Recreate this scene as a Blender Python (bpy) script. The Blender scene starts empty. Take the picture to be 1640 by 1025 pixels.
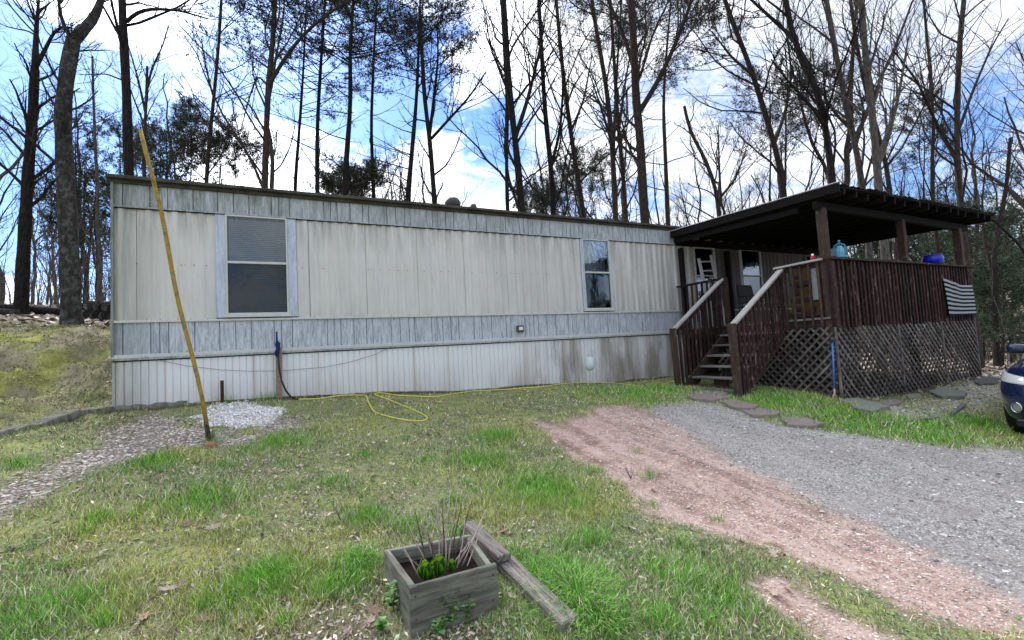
import bpy, math, random
import numpy as np
from mathutils import Vector, Matrix

# ------------------------------------------------------------------ camera, sky, sun
scn = bpy.context.scene
COL = scn.collection
PITCH, ROLL, YAW = 0.06104837, -0.05559567, 0.45543526
F, CX, CY, EYE = 720.0, 820.0, 512.5, 1.5
_f = np.array([math.sin(YAW), math.cos(YAW), 0.]); _r = np.array([math.cos(YAW), -math.sin(YAW), 0.]); _z = np.array([0, 0, 1.])
CF = _f*math.cos(PITCH) + _z*math.sin(PITCH); _u = _z*math.cos(PITCH) - _f*math.sin(PITCH)
CR = _r*math.cos(ROLL) + _u*math.sin(ROLL); CU = _u*math.cos(ROLL) - _r*math.sin(ROLL)
cam = bpy.data.objects.new('camera', bpy.data.cameras.new('camera'))
COL.objects.link(cam)
cam.data.sensor_width = 36; cam.data.lens = 36*F/1640; cam.data.clip_end = 1500; cam.data.clip_start = .05
M = Matrix.Identity(4)
for i in range(3):
    M[i][0], M[i][1], M[i][2] = CR[i], CU[i], -CF[i]
M[2][3] = EYE
cam.matrix_world = M
scn.camera = cam
EYEP = np.array([0, 0, EYE])

def ray(px, py):
    "direction through a photo pixel, scaled so that forward depth is 1"
    return CF + CR*(px-CX)/F - CU*(py-CY)/F
def at_depth(px, py, d): return EYEP + ray(px, py)*d
def at_y(px, py, y): d = ray(px, py); return EYEP + d*(y/d[1])

scn.view_settings.view_transform = 'Standard'
scn.view_settings.look = 'None'
scn.view_settings.gamma = 1
scn.view_settings.use_curve_mapping = False
scn.view_settings.exposure = 1.68
scn.render.engine = 'CYCLES'
scn.cycles.max_bounces = 6
scn.cycles.transparent_max_bounces = 12

SUN_EL, SUN_AZ = math.radians(42), math.radians(-8.5)      # behind the home, a little left
world = bpy.data.worlds.new('World'); scn.world = world
world.use_nodes = True

class NT:
    "small node-graph writer"
    def __init__(s, tree): s.t = tree; s.n = tree.nodes; s.l = tree.links
    def new(s, typ, **kw):
        n = s.n.new(typ)
        for k, v in kw.items(): setattr(n, k, v)
        return n
    def put(s, sock, v):
        if v is None: return
        if isinstance(v, bpy.types.NodeSocket): s.l.new(v, sock)
        else:
            if isinstance(v, (tuple, list)) and len(v) == 3 and sock.type == 'RGBA': v = (*v, 1)
            sock.default_value = v
    def math(s, op, a, b=0., clamp=False):
        n = s.new('ShaderNodeMath', operation=op, use_clamp=clamp); s.put(n.inputs[0], a); s.put(n.inputs[1], b); return n.outputs[0]
    def vmath(s, op, a, b=None, out=0):
        n = s.new('ShaderNodeVectorMath', operation=op); s.put(n.inputs[0], a)
        if b is not None: s.put(n.inputs[1], b)
        return n.outputs[out]
    def scale(s, v, xyz):
        n = s.new('ShaderNodeMapping'); s.put(n.inputs[0], v); n.inputs['Scale'].default_value = xyz; return n.outputs[0]
    def noise(s, vec, sc, det=3., rough=.55, dist=0., col=False):
        n = s.new('ShaderNodeTexNoise'); s.put(n.inputs['Vector'], vec); n.inputs['Scale'].default_value = sc
        n.inputs['Detail'].default_value = det; n.inputs['Roughness'].default_value = rough; n.inputs['Distortion'].default_value = dist
        return n.outputs[1 if col else 0]
    def vor(s, vec, sc, feat='F1', out=0):
        n = s.new('ShaderNodeTexVoronoi', feature=feat); s.put(n.inputs['Vector'], vec); n.inputs['Scale'].default_value = sc; return n.outputs[out]
    def rng(s, v, a, b, c=0., d=1.):
        n = s.new('ShaderNodeMapRange'); s.put(n.inputs[0], v)
        for i, q in enumerate((a, b, c, d)): n.inputs[i+1].default_value = q
        return n.outputs[0]
    def mix(s, f, a, b, mode='MIX'):
        n = s.new('ShaderNodeMix', data_type='RGBA', blend_type=mode); s.put(n.inputs[0], f); s.put(n.inputs[6], a); s.put(n.inputs[7], b); return n.outputs[2]
    def attr(s, name, out=2): return s.new('ShaderNodeAttribute', attribute_name=name).outputs[out]
    def ramp(s, f, stops):
        n = s.new('ShaderNodeValToRGB'); s.put(n.inputs[0], f); e = n.color_ramp.elements
        while len(e) > 1: e.remove(e[-1])
        e[0].position, e[0].color = stops[0][0], (*stops[0][1], 1)
        for p, c in stops[1:]:
            k = e.new(p); k.color = (*c, 1)
        return n.outputs[0]

w = NT(world.node_tree); world.node_tree.nodes.clear()
out = w.new('ShaderNodeOutputWorld'); bg = w.new('ShaderNodeBackground')
sky = w.new('ShaderNodeTexSky', sky_type='NISHITA'); sky.sun_disc = False
sky.sun_elevation = SUN_EL; sky.sun_rotation = SUN_AZ; sky.altitude = 300
dirv = w.new('ShaderNodeTexCoord').outputs['Generated']
sep = w.new('ShaderNodeSeparateXYZ'); w.put(sep.inputs[0], dirv)
hz = w.math('MAXIMUM', w.math('ADD', sep.outputs[2], .18), .06)
cmb = w.new('ShaderNodeCombineXYZ')
w.put(cmb.inputs[0], w.math('DIVIDE', sep.outputs[0], hz)); w.put(cmb.inputs[1], w.math('DIVIDE', sep.outputs[1], hz)); cmb.inputs[2].default_value = 3.7
n1 = w.noise(cmb.outputs[0], 1.5, 9, .62, .5)
n2 = w.noise(cmb.outputs[0], 4.2, 8, .65, .4)
cover = w.math('ADD', w.math('MULTIPLY', n1, .62), w.math('MULTIPLY', n2, .50))
for (px, py, rad, amt) in (
        (25, 225, 6.5, .22), (120, 330, 5, .14), (255, 190, 3.5, .15), (395, 70, 4.5, .17), (560, 80, 7.5, .21), (640, 120, 3.5, .12),
        (790, 245, 3.6, .15), (740, 20, 2, .05), (1600, 165, 2.8, .12), (1510, 275, 3.0, .13), (1410, 300, 3, .10), (-350, 150, 12, .18), (2300, 300, 8, .05)):
    d = ray(px, py); d = d/np.linalg.norm(d)
    dt = w.vmath('DOT_PRODUCT', dirv, tuple(d), out=1)
    g = w.rng(dt, math.cos(math.radians(rad*1.9)), math.cos(math.radians(rad*.2)), 0, amt*1.15)
    cover = w.math('SUBTRACT', cover, g)
cl = w.rng(cover, .37, .56)
sund = Vector((math.sin(SUN_AZ)*math.cos(SUN_EL), math.cos(SUN_AZ)*math.cos(SUN_EL), math.sin(SUN_EL)))
sd = w.vmath('DOT_PRODUCT', dirv, tuple(sund), out=1)
glow = w.rng(sd, .78, .98, 0, 1)
glow = w.math('POWER', glow, 1.6)
shade = w.rng(n2, .35, .65)
ccol = w.mix(shade, (2.6, 3.0, 3.7), (5.5, 5.55, 5.7))
grey = w.rng(sd, .72, .35, 0, .6); ccol = w.mix(w.math('MULTIPLY', grey, w.rng(n1, .4, .62, 1., .2)), ccol, (2.1, 2.5, 3.2))
ccol = w.mix(glow, ccol, (17, 17, 17.5))
blue = w.mix(1., sky.outputs[0], (.38, .50, .74), 'MULTIPLY')
hsv = w.new('ShaderNodeHueSaturation'); hsv.inputs['Saturation'].default_value = 1.2; w.put(hsv.inputs['Color'], blue)
pale = w.mix(w.rng(sep.outputs[2], .0, .55, .42, .10), hsv.outputs[0], (3.4, 4.4, 5.6))
fin = w.mix(cl, pale, ccol)
w.put(bg.inputs[0], fin); bg.inputs[1].default_value = .1
w.l.new(bg.outputs[0], out.inputs[0])

sl = bpy.data.lights.new('sun', 'SUN'); sl.energy = 1.5; sl.angle = math.radians(20); sl.color = (1, .96, .9)
so = bpy.data.objects.new('sun', sl); COL.objects.link(so)
so.rotation_euler = (-sund).to_track_quat('-Z', 'Y').to_euler()

# ------------------------------------------------------------------ object helpers
def tag(o, label=None, cat=None, group=None, kind=None):
    for k, v in (('label', label), ('category', cat), ('group', group), ('kind', kind)):
        if v: o[k] = v
    return o
def thing(name, label, cat, loc=(0, 0, 0), group=None):
    o = bpy.data.objects.new(name, None); COL.objects.link(o); o.empty_display_size = .1
    o.location = loc
    return tag(o, label, cat, group)
def link(name, me, mat, parent=None):
    o = bpy.data.objects.new(name, me); COL.objects.link(o)
    if mat and not me.materials: me.materials.append(mat)
    if parent:
        o.parent = parent
        if parent.type == 'EMPTY' and not parent.get('local'): o.matrix_parent_inverse = Matrix.Translation(-parent.location)
    return o

def fast_mesh(name, verts, faces, smooth=False, attrs=None, col=None):
    "verts (n,3), faces (m,k) all the same size"
    me = bpy.data.meshes.new(name)
    verts = np.asarray(verts, np.float32); faces = np.asarray(faces, np.int32)
    m, k = faces.shape
    me.vertices.add(len(verts)); me.vertices.foreach_set('co', verts.ravel())
    me.loops.add(m*k); me.loops.foreach_set('vertex_index', faces.ravel())
    me.polygons.add(m); me.polygons.foreach_set('loop_start', np.arange(0, m*k, k, dtype=np.int32))
    me.polygons.foreach_set('loop_total', np.full(m, k, np.int32))
    me.polygons.foreach_set('use_smooth', np.full(m, smooth, bool))
    me.update(calc_edges=True)
    for a, v in (attrs or {}).items():
        me.attributes.new(a, 'FLOAT', 'POINT').data.foreach_set('value', np.asarray(v, np.float32))
    if col is not None:
        c = np.ones((len(verts), 4), np.float32); c[:, :3] = col
        me.color_attributes.new('Col', 'FLOAT_COLOR', 'POINT').data.foreach_set('color', c.ravel())
    return me

RS = random.Random(5)
class MB:
    "collects boxes, tubes and plates; build() links them as one mesh object with uv along the grain"
    def __init__(s): s.v = []; s.f = []; s.uv = []; s.sm = []
    def face(s, idx, uvs=None, smooth=False): s.f.append(idx); s.uv.append(uvs or [(0, 0)]*len(idx)); s.sm.append(smooth)
    def box(s, c, size, mat3=None, ch=.003):
        "chamfered box, grain along its longest side"
        hx = np.array(size)/2.; ch = min(ch, hx.min()*.45)
        R = np.array(mat3) if mat3 is not None else np.eye(3)
        c = np.array(c, float); ax = int(np.argmax(hx)); off = (RS.random()*9, RS.random()*9)
        base = len(s.v); ids = {}
        P = []
        for i, sx in enumerate((-1, 1)):
            for j, sy in enumerate((-1, 1)):
                for k, sz in enumerate((-1, 1)):
                    for a in range(3):
                        p = np.array([sx*hx[0], sy*hx[1], sz*hx[2]])
                        sg = (sx, sy, sz)
                        for b in range(3):
                            if b != a: p[b] -= sg[b]*ch
                        ids[(sx, sy, sz, a)] = base+len(P); P.append(p)
        def uvp(p): 
            o = [q for q in range(3) if q != ax]
            return (p[ax]+off[0], p[o[0]]+p[o[1]]+off[1])
        for p in P: s.v.append(tuple(c + R @ p))
        def add(keys):
            ii = [ids[k] for k in keys]; pp = [P[i-base] for i in ii]
            n = np.cross(pp[1]-pp[0], pp[2]-pp[0])
            if np.dot(n, sum(pp)/len(pp)) < 0: ii = ii[::-1]; pp = pp[::-1]
            s.face(ii, [uvp(p) for p in pp])
        for a in range(3):
            b, d = [q for q in range(3) if q != a]
            for sg in (-1, 1):
                ks = []
                for (p, q) in ((-1, -1), (1, -1), (1, 1), (-1, 1)):
                    k = [0, 0, 0]; k[a] = sg; k[b] = p; k[d] = q; ks.append((*k, a))
                add(ks)
            for p in (-1, 1):
                for q in (-1, 1):   # edge along axis a
                    k0 = [0, 0, 0]; k0[b] = p; k0[d] = q; k1 = list(k0); k0[a] = -1; k1[a] = 1
                    add([(*k0, b), (*k1, b), (*k1, d), (*k0, d)])
        for sx in (-1, 1):
            for sy in (-1, 1):
                for sz in (-1, 1): add([(sx, sy, sz, 0), (sx, sy, sz, 1), (sx, sy, sz, 2)])
        return s
    def beam(s, a, b, w_, h, up=(0, 0, 1), ch=.003):
        "box from a to b; w_ sideways, h along up"
        a = np.array(a, float); b = np.array(b, float); d = b-a; L = np.linalg.norm(d); d = d/L
        up = np.array(up, float); sd_ = np.cross(d, up); sd_ /= np.linalg.norm(sd_); u = np.cross(sd_, d)
        return s.box((a+b)/2, (L, w_, h), np.array([d, sd_, u]).T, ch)
    def tube(s, pts, r, n=8, cap=True, smooth=True):
        pts = [np.array(p, float) for p in pts]; rr = r if hasattr(r, '__len__') else [r]*len(pts)
        base = len(s.v); ref = np.array([.31, .22, .93])
        L = 0; prev = pts[0]; x = None
        for i, p in enumerate(pts):
            t = pts[min(i+1, len(pts)-1)]-pts[max(i-1, 0)]; t = t/(np.linalg.norm(t)+1e-9)
            if x is None: x = np.cross(t, ref if abs(t@ref) < .9 else [1, 0, 0])
            else: x = x-(x@t)*t
            x = x/np.linalg.norm(x); y = np.cross(t, x)
            for k in range(n):
                a = 2*math.pi*k/n; s.v.append(tuple(p+(x*math.cos(a)+y*math.sin(a))*rr[i]))
            L2 = L+np.linalg.norm(p-prev); 
            if i:
                for k in range(n):
                    a0 = base+(i-1)*n+k; a1 = base+(i-1)*n+(k+1) % n
                    u0 = k/n; u1 = (k+1)/n
                    s.face([a0, a1, a1+n, a0+n], [(L, u0), (L, u1), (L2, u1), (L2, u0)], smooth)
            L = L2; prev = p
        if cap:
            s.face([base+k for k in range(n)][::-1]); e = base+(len(pts)-1)*n; s.face([e+k for k in range(n)])
        return s
    def lathe(s, c, prof, n=20, smooth=True):
        "prof: (radius, z) list"
        base = len(s.v)
        for (r, z) in prof:
            for k in range(n):
                a = 2*math.pi*k/n; s.v.append((c[0]+r*math.cos(a), c[1]+r*math.sin(a), c[2]+z))
        for i in range(len(prof)-1):
            for k in range(n):
                a0 = base+i*n+k; a1 = base+i*n+(k+1) % n; s.face([a0, a1, a1+n, a0+n], None, smooth)
        return s
    def poly(s, pts, uvs=None, smooth=False):
        b = len(s.v); s.v += [tuple(p) for p in pts]; s.face(list(range(b, b+len(pts))), uvs, smooth); return s
    def slab(s, pts, th, z_up=(0, 0, 1)):
        "polygon given by its top points, thickness th downwards"
        b = len(s.v); n = len(pts); u = np.array(z_up, float)
        c = np.mean(np.array(pts), 0)
        top = [c+(np.array(p)-c)*.965 for p in pts]; mid = [np.array(p)-u*min(.008, th*.3) for p in pts]; bot = [np.array(p)-u*th for p in pts]
        s.v += [tuple(p) for p in top+mid+bot]
        s.face([b+i for i in range(n)], [(p[0], p[1]) for p in top])
        for r_ in (0, 1):
            for i in range(n):
                j = (i+1) % n
                s.face([b+r_*n+j, b+r_*n+i, b+(r_+1)*n+i, b+(r_+1)*n+j], [(0, i*.2), (.2, i*.2), (.2, i*.2+.1), (0, i*.2+.1)])
        s.face([b+2*n+i for i in range(n)][::-1])
        return s
    def mesh(s, name='mesh'):
        me = bpy.data.meshes.new(name); me.from_pydata(s.v, [], s.f)
        uv = me.uv_layers.new(name='UVMap'); flat = [c for f in s.uv for p in f for c in p]
        uv.data.foreach_set('uv', flat); me.polygons.foreach_set('use_smooth', s.sm)
        return me
    def build(s, name, mat, parent=None): return link(name, s.mesh(name), mat, parent)

# ------------------------------------------------------------------ numpy noise
def _hash(ix, iy, sd_):
    h = (ix*374761393 + iy*668265263 + sd_*69069) & 0xffffffff
    h = ((h ^ (h >> 13))*1274126177) & 0xffffffff
    return ((h ^ (h >> 16)) & 0xffff)/65535.
def vnoise(x, y, sd_=0):
    x = np.asarray(x, float); y = np.asarray(y, float)
    ix = np.floor(x).astype(np.int64); iy = np.floor(y).astype(np.int64); fx = x-ix; fy = y-iy
    fx = fx*fx*(3-2*fx); fy = fy*fy*(3-2*fy)
    a = _hash(ix, iy, sd_); b = _hash(ix+1, iy, sd_); c = _hash(ix, iy+1, sd_); d = _hash(ix+1, iy+1, sd_)
    return (a*(1-fx)+b*fx)*(1-fy)+(c*(1-fx)+d*fx)*fy
def fbm(x, y, sc, oc=4, sd_=0):
    t = 0; a = .5; n = 0
    for o in range(oc): t = t+a*vnoise(x*sc+o*17.3, y*sc-o*9.1, sd_+o); n += a; a *= .5; sc *= 2.03
    return t/n

# ------------------------------------------------------------------ terrain height
CP = [(0, 0, 0), (-2.15, 7.7, .98), (.08, 7.7, .95), (2.25, 7.7, .82), (4.8, 7.7, .72), (7.8, 7.7, .63), (6.7, 5.2, .47), (8.12, 4.3, .36), (13.2, 4.3, .33),
      (.47, 2.2, .24), (3.0, 1.0, .02), (2.8, 5, .5), (6.4, 3.7, .22), (8.4, 2.5, .0), (9.2, 2.6, -.06), (-2.8, 6.7, .93), (-1.15, 2.8, .38), (-2, 4.7, .64),
      (-3.4, 9.0, 1.42), (-3.4, 10.5, 1.98), (-4.8, 12, 2.35), (-5.6, 14, 2.62), (-10, 14, 3.0), (-9, 8, 1.9), (-6, 3, .9), (-8, -3, .4), (0, -5, -.6), (10, -5, -.6), (14, 0, -.3), (6, 9, .8), (-1, 10, 1.5), (0, 13, 2.0), (8, 13, 1.3),
      (16, 9, .15), (20, 5, -.15), (30, 9, -.7), (45, 14, -1.3), (62, 22, .8), (30, 25, .8), (20, 18, .8), (10, 22, 2.2), (0, 25, 3.6), (-12, 25, 4.4), (-30, 20, 5), (-25, 5, 3),
      (50, 0, -2), (35, -20, -3), (-20, -20, 1)]
for R_, hh in ((45, 5.5), (90, 11), (160, 20), (300, 34)):
    for a in range(0, 360, 30):
        ar = math.radians(a); x, y = math.sin(ar)*R_, math.cos(ar)*R_
        if R_ == 45:
            if a in (0, 30, 330): CP.append((x, y, (4.6, 3.0, 6.0)[(0, 30, 330).index(a)]))
            continue
        k = max(.25, math.cos(ar-.35)*.5+.5)
        CP.append((x, y, hh*k))
CP = np.array(CP, float)
def _phi(r2): return np.sqrt(r2+.2)          # multiquadric: tame between scattered points
_A = _phi(((CP[:, None, :2]-CP[None, :, :2])**2).sum(-1)) ; _n = len(CP)
_S = np.zeros((_n+3, _n+3)); _S[:_n, :_n] = _A - np.eye(_n)*.02; _S[:_n, _n] = 1; _S[:_n, _n+1:] = CP[:, :2]; _S[_n:, :_n] = _S[:_n, _n:].T
_W = np.linalg.solve(_S, np.concatenate([CP[:, 2], np.zeros(3)]))
def base_z(x, y):
    x = np.asarray(x, float); y = np.asarray(y, float); z = _W[_n]+_W[_n+1]*x+_W[_n+2]*y
    for i in range(_n): z = z+_W[i]*_phi((x-CP[i, 0])**2+(y-CP[i, 1])**2)
    return z
def G(px, py, it=40):
    "where a photo pixel meets the ground"
    d = ray(px, py); t0, t1 = .8, 80.
    ts = np.geomspace(.8, 90, 900); P = EYEP[None]+d[None]*ts[:, None]
    h = P[:, 2]-base_z(P[:, 0], P[:, 1]); k = np.argmax(h < 0)
    if h[k] >= 0: k = 899
    a, b = ts[max(k-1, 0)], ts[k]
    for _ in range(20):
        m = (a+b)/2; p = EYEP+d*m
        if p[2]-float(base_z(p[0], p[1])) < 0: b = m
        else: a = m
    return EYEP+d*a

def inpoly(x, y, poly):
    r = np.zeros(np.shape(x), bool); n = len(poly)
    for i in range(n):
        x0, y0 = poly[i][:2]; x1, y1 = poly[(i+1) % n][:2]
        c = ((y0 > y) != (y1 > y)) & (x < (x1-x0)*(y-y0)/((y1-y0)+1e-12)+x0); r ^= c
    return r
def pdist(x, y, poly):
    "signed distance, positive inside"
    d = np.full(np.shape(x), 1e9); n = len(poly)
    for i in range(n):
        x0, y0 = poly[i][:2]; x1, y1 = poly[(i+1) % n][:2]; ex, ey = x1-x0, y1-y0
        t = np.clip(((x-x0)*ex+(y-y0)*ey)/(ex*ex+ey*ey+1e-12), 0, 1)
        d = np.minimum(d, np.hypot(x-x0-t*ex, y-y0-t*ey))
    return np.where(inpoly(x, y, poly), d, -d)
def region(px): return [tuple(G(*p)[:2]) for p in px]
GRAVEL = region([(1130, 640), (1180, 655), (1250, 675), (1330, 690), (1440, 703), (1560, 715), (1640, 722)]) + [(12, 2.2), (30, 3), (30, -6), (5, -6), (4.5, -1.), (3.4, .6)] + region([(1640, 1010), (1500, 930), (1390, 868), (1280, 812), (1170, 760), (1070, 715), (1010, 688), (990, 665), (1050, 648)])
DIRT = region([(850, 672), (900, 672), (960, 655), (1000, 648), (1060, 662), (1140, 712), (1260, 775), (1390, 840), (1520, 905), (1640, 975)]) + [(2.9, .6), (3.4, -1.5), (5, -6), (3.0, -6), (2.7, -1)] + region([(1620, 1018), (1530, 1000), (1440, 960), (1330, 915), (1230, 880), (1130, 850), (1060, 825), (1010, 790), (960, 755), (900, 715)])
DIRT2 = region([(1200, 915), (1260, 920), (1330, 965), (1400, 1000), (1440, 1024), (1360, 1024), (1270, 985), (1215, 945)])
PATH = region([(240, 665), (330, 690), (400, 690), (470, 668), (480, 690), (400, 712), (320, 715), (270, 705), (190, 745), (120, 775), (40, 815), (-60, 860), (-60, 810), (0, 775), (60, 750), (140, 715), (190, 690)])
WHITE = region([(345, 650), (400, 644), (438, 652), (447, 662), (425, 676), (390, 684), (345, 680), (325, 668)])
LIT2 = region([(1400, 655), (1500, 640), (1600, 600), (1625, 610), (1600, 640), (1520, 665), (1430, 668)])
def smooth(d, w0): return np.clip(.5+d/(2*w0), 0, 1)
def masks(x, y):
    wob = (fbm(x, y, 2.2, 4, 3)-.5)*.55; wf = (fbm(x, y, 9, 3, 8)-.5)*.22
    g = smooth(pdist(x, y, GRAVEL)+wob*.9+wf, .18); d = smooth(pdist(x, y, DIRT)+wob*.7+wf, .10)
    d2 = smooth(pdist(x, y, DIRT2)+wob*.5+wf, .06)
    p = smooth(pdist(x, y, PATH)+wob*.8+wf, .12)*.95; wh = smooth(pdist(x, y, WHITE)+wob*.45+wf*.9, .10)
    l2 = smooth(pdist(x, y, LIT2)+wob+wf, .2)
    return dict(gravel=g, dirt=np.maximum(d, d2), path=p, white=wh, debris=l2)
def micro(x, y, mk=None):
    near = np.clip(1.4-np.hypot(x-3, y-4)/16, 0, 1)
    z = (fbm(x, y, .7, 3, 21)-.5)*.07 + (fbm(x, y, 3.2, 3, 22)-.5)*.035
    bank = np.clip((-x-1.8)/1., 0, 1)*np.clip((y-6.4)/1.2, 0, 1)*np.clip((13-y)/3, 0, 1)
    z = z + bank*((fbm(x, y, 7, 3, 35)-.5)*.10+(fbm(x, y, 1.4, 4, 31)-.5)*.34+np.clip(fbm(x, y, 2.6, 3, 33)-.50, 0, 1)*.9)
    if mk is not None:
        flat = np.maximum(mk['gravel'], mk['dirt'])
        z = z*(1-.6*flat) - flat*.025 + flat*((fbm(x*3.2+y*1.1, y*.35, 1.6, 3, 44)-.5)*.07+(fbm(x, y, 7, 3, 45)-.5)*.03)
    far = np.clip((np.hypot(x, y)-20)/30, 0, 1)
    return z*np.clip(near+.35, 0, 1)*(1-far) + far*(fbm(x, y, .08, 4, 5)-.5)*2.2
_masks = masks
LX0, LY0, LST, LNX, LNY = -10., -1.5, .035, 800, 470
_lx, _ly = np.meshgrid(LX0+LST*np.arange(LNX), LY0+LST*np.arange(LNY))
_LM = _masks(_lx, _ly); _LZ = base_z(_lx, _ly)+micro(_lx, _ly, _LM)
def look(grid, x, y):
    u = (x-LX0)/LST; v_ = (y-LY0)/LST; i = np.clip(u.astype(int), 0, LNX-2); j = np.clip(v_.astype(int), 0, LNY-2); a = np.clip(u-i, 0, 1); b_ = np.clip(v_-j, 0, 1)
    return (grid[j, i]*(1-a)+grid[j, i+1]*a)*(1-b_)+(grid[j+1, i]*(1-a)+grid[j+1, i+1]*a)*b_
def _in(x, y): return (x > LX0) & (x < LX0+LST*(LNX-1)) & (y > LY0) & (y < LY0+LST*(LNY-1))
def masks(x, y):
    x = np.asarray(x, float); y = np.asarray(y, float); k = _in(x, y)
    if k.all(): return {q: look(g, x, y) for q, g in _LM.items()}
    m = _masks(x, y) if (~k).sum() < 400000 else None; return m
def ground(x, y):
    x = np.asarray(x, float); y = np.asarray(y, float); k = _in(x, y); z = np.empty(x.shape)
    if k.any(): z[k] = look(_LZ, x[k], y[k])
    if (~k).any(): xx, yy = x[~k], y[~k]; z[~k] = base_z(xx, yy)+micro(xx, yy, _masks(xx, yy))
    return z
def gz(x, y): return float(ground(np.array([x]), np.array([y]))[0])

def axis(lo, a, b, hi, st, grow=1.09):
    m = list(np.arange(a, b, st)); s_ = st; v = b
    while v < hi: m.append(v); s_ *= grow; v += s_
    m.append(hi); l_ = []; s_ = st*grow; v = a-s_
    while v > lo: l_.append(v); s_ *= grow; v -= s_
    l_.append(lo); return np.array(sorted(l_)+m)

# ------------------------------------------------------------------ materials
def material(name, rough=.8, spec=.3):
    m = bpy.data.materials.new(name); m.use_nodes = True; t = NT(m.node_tree)
    b = m.node_tree.nodes['Principled BSDF']; b.inputs['Roughness'].default_value = rough; b.inputs['Specular IOR Level'].default_value = spec
    return m, t, b
def bump(t, b, h, s_=.3, d=.01):
    n = t.new('ShaderNodeBump'); n.inputs['Strength'].default_value = s_; n.inputs['Distance'].default_value = d; t.put(n.inputs['Height'], h); t.l.new(n.outputs[0], b.inputs['Normal'])
def objco(t): return t.new('ShaderNodeTexCoord').outputs['Object']
def uvco(t): return t.new('ShaderNodeTexCoord').outputs['UV']
def objrand(t): return t.new('ShaderNodeObjectInfo').outputs['Random']

def m_plain(name, c, rough=.6, spec=.4, var=.25, sc=9, metal=0.):
    m, t, b = material(name, rough, spec); n = t.noise(objco(t), sc, 5, .6)
    t.put(b.inputs['Base Color'], t.mix(n, tuple(q*(1-var) for q in c), tuple(min(1, q*(1+var)) for q in c)))
    b.inputs['Metallic'].default_value = metal; return m

def m_wood(name, dark, light, peel=None, gr=.55, rough=.85, tone=.35):
    m, t, b = material(name, rough, .2); uv = uvco(t)
    g = t.noise(t.scale(uv, (2.2, 42, 1)), 1.6, 6, .65, .6)
    g2 = t.noise(t.scale(uv, (1, 5, 1)), 2.5, 4, .6, .4)
    c = t.mix(t.rng(g, .3, .7), dark, light); c = t.mix(t.rng(g2, .35, .7, 0, gr), c, tuple(q*.55 for q in dark))
    ck = t.noise(t.scale(uv, (1.1, 60, 1)), 1.1, 3, .7, .3); c = t.mix(t.rng(ck, .64, .7, 0, .85), c, tuple(q*.2 for q in dark))
    if peel:
        p = t.noise(t.scale(uv, (3, 14, 1)), 1.7, 5, .7, .5); c = t.mix(t.rng(p, *peel[1]), c, peel[0])
    k = t.rng(objrand(t), 0, 1, 1-tone, 1+tone)
    hv = t.new('ShaderNodeHueSaturation'); t.put(hv.inputs['Value'], k); t.put(hv.inputs['Color'], c)
    t.put(b.inputs['Base Color'], hv.outputs[0]); bump(t, b, t.math('ADD', g, ck), .5, .004); return m

W_STAIN = m_wood('stained_deck_wood', (.018, .008, .008), (.072, .036, .034), ((.30, .27, .26), (.57, .72, 0, .8)), tone=.55)
W_POST = m_wood('weathered_post_wood', (.035, .022, .018), (.11, .075, .062), ((.3, .27, .24), (.58, .74, 0, .6)))
W_GREY = m_wood('grey_weathered_wood', (.10, .10, .095), (.30, .29, .27), None, .5)
W_CAP = m_wood('bleached_rail_wood', (.28, .27, .26), (.62, .60, .58), None, .3, tone=.12)
W_LATT = m_wood('lattice_wood', (.10, .09, .085), (.30, .275, .26), ((.04, .025, .022), (.46, .6, 0, .8)), tone=.5)
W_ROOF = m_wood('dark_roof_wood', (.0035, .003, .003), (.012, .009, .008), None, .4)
W_PLANT = m_wood('mossy_planter_wood', (.085, .078, .066), (.34, .33, .29), ((.26, .33, .22), (.48, .7, 0, .6)), .8)
W_TIMB = m_wood('cracked_timber_wood', (.07, .06, .056), (.44, .40, .37), None, .5)
BLACK = m_plain('shadow_black', (.004, .004, .005), .9, .1)

def stains(t, co, base, kind):
    sx = t.new('ShaderNodeSeparateXYZ'); t.put(sx.inputs[0], co); X_, Z_ = sx.outputs[0], sx.outputs[2]
    st = t.noise(t.scale(co, (1, 1, .09)), 9, 6, .7)                # vertical run marks
    st2 = t.noise(t.scale(co, (1, 1, .22)), 3.2, 5, .65)
    fine = t.noise(t.scale(co, (1, 1, .06)), 55, 4, .75)
    bl = t.noise(co, 1.3, 5, .6)
    gd = (.19, .205, .165)                                         # algae
    left = t.rng(X_, -2.1, -1.55, 1., 0.)
    lf = t.math('MULTIPLY', left, t.rng(st, .3, .6, .35, 1.0), True)
    c = t.mix(t.math('MULTIPLY', lf, .8), base, gd)
    return c, X_, Z_, st, st2, fine, bl

def m_siding():
    m, t, b = material('cream_metal_siding', .45, .35); co = objco(t)
    c, X_, Z_, st, st2, fine, bl = stains(t, co, (.66, .65, .625), 0)
    c = t.mix(t.rng(st2, .42, .70, 0, .42), c, (.46, .46, .43))
    c = t.mix(t.rng(fine, .45, .72, 0, .28), c, (.36, .36, .34))
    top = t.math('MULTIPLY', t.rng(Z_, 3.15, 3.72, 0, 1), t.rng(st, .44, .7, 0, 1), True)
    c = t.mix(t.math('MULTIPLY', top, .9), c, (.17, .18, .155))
    low = t.math('MULTIPLY', t.rng(Z_, 2.4, 2.14, 0, 1), t.rng(st2, .4, .7, 0, 1), True)
    c = t.mix(t.math('MULTIPLY', low, .4), c, (.38, .37, .33))
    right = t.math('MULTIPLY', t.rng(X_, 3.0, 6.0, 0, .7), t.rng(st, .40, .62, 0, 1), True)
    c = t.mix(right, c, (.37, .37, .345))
    c = t.mix(t.rng(bl, .5, .8, 0, .25), c, (.50, .47, .40))
    t.put(b.inputs['Base Color'], c); bump(t, b, t.noise(co, 160, 3), .06, .002); return m
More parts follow.
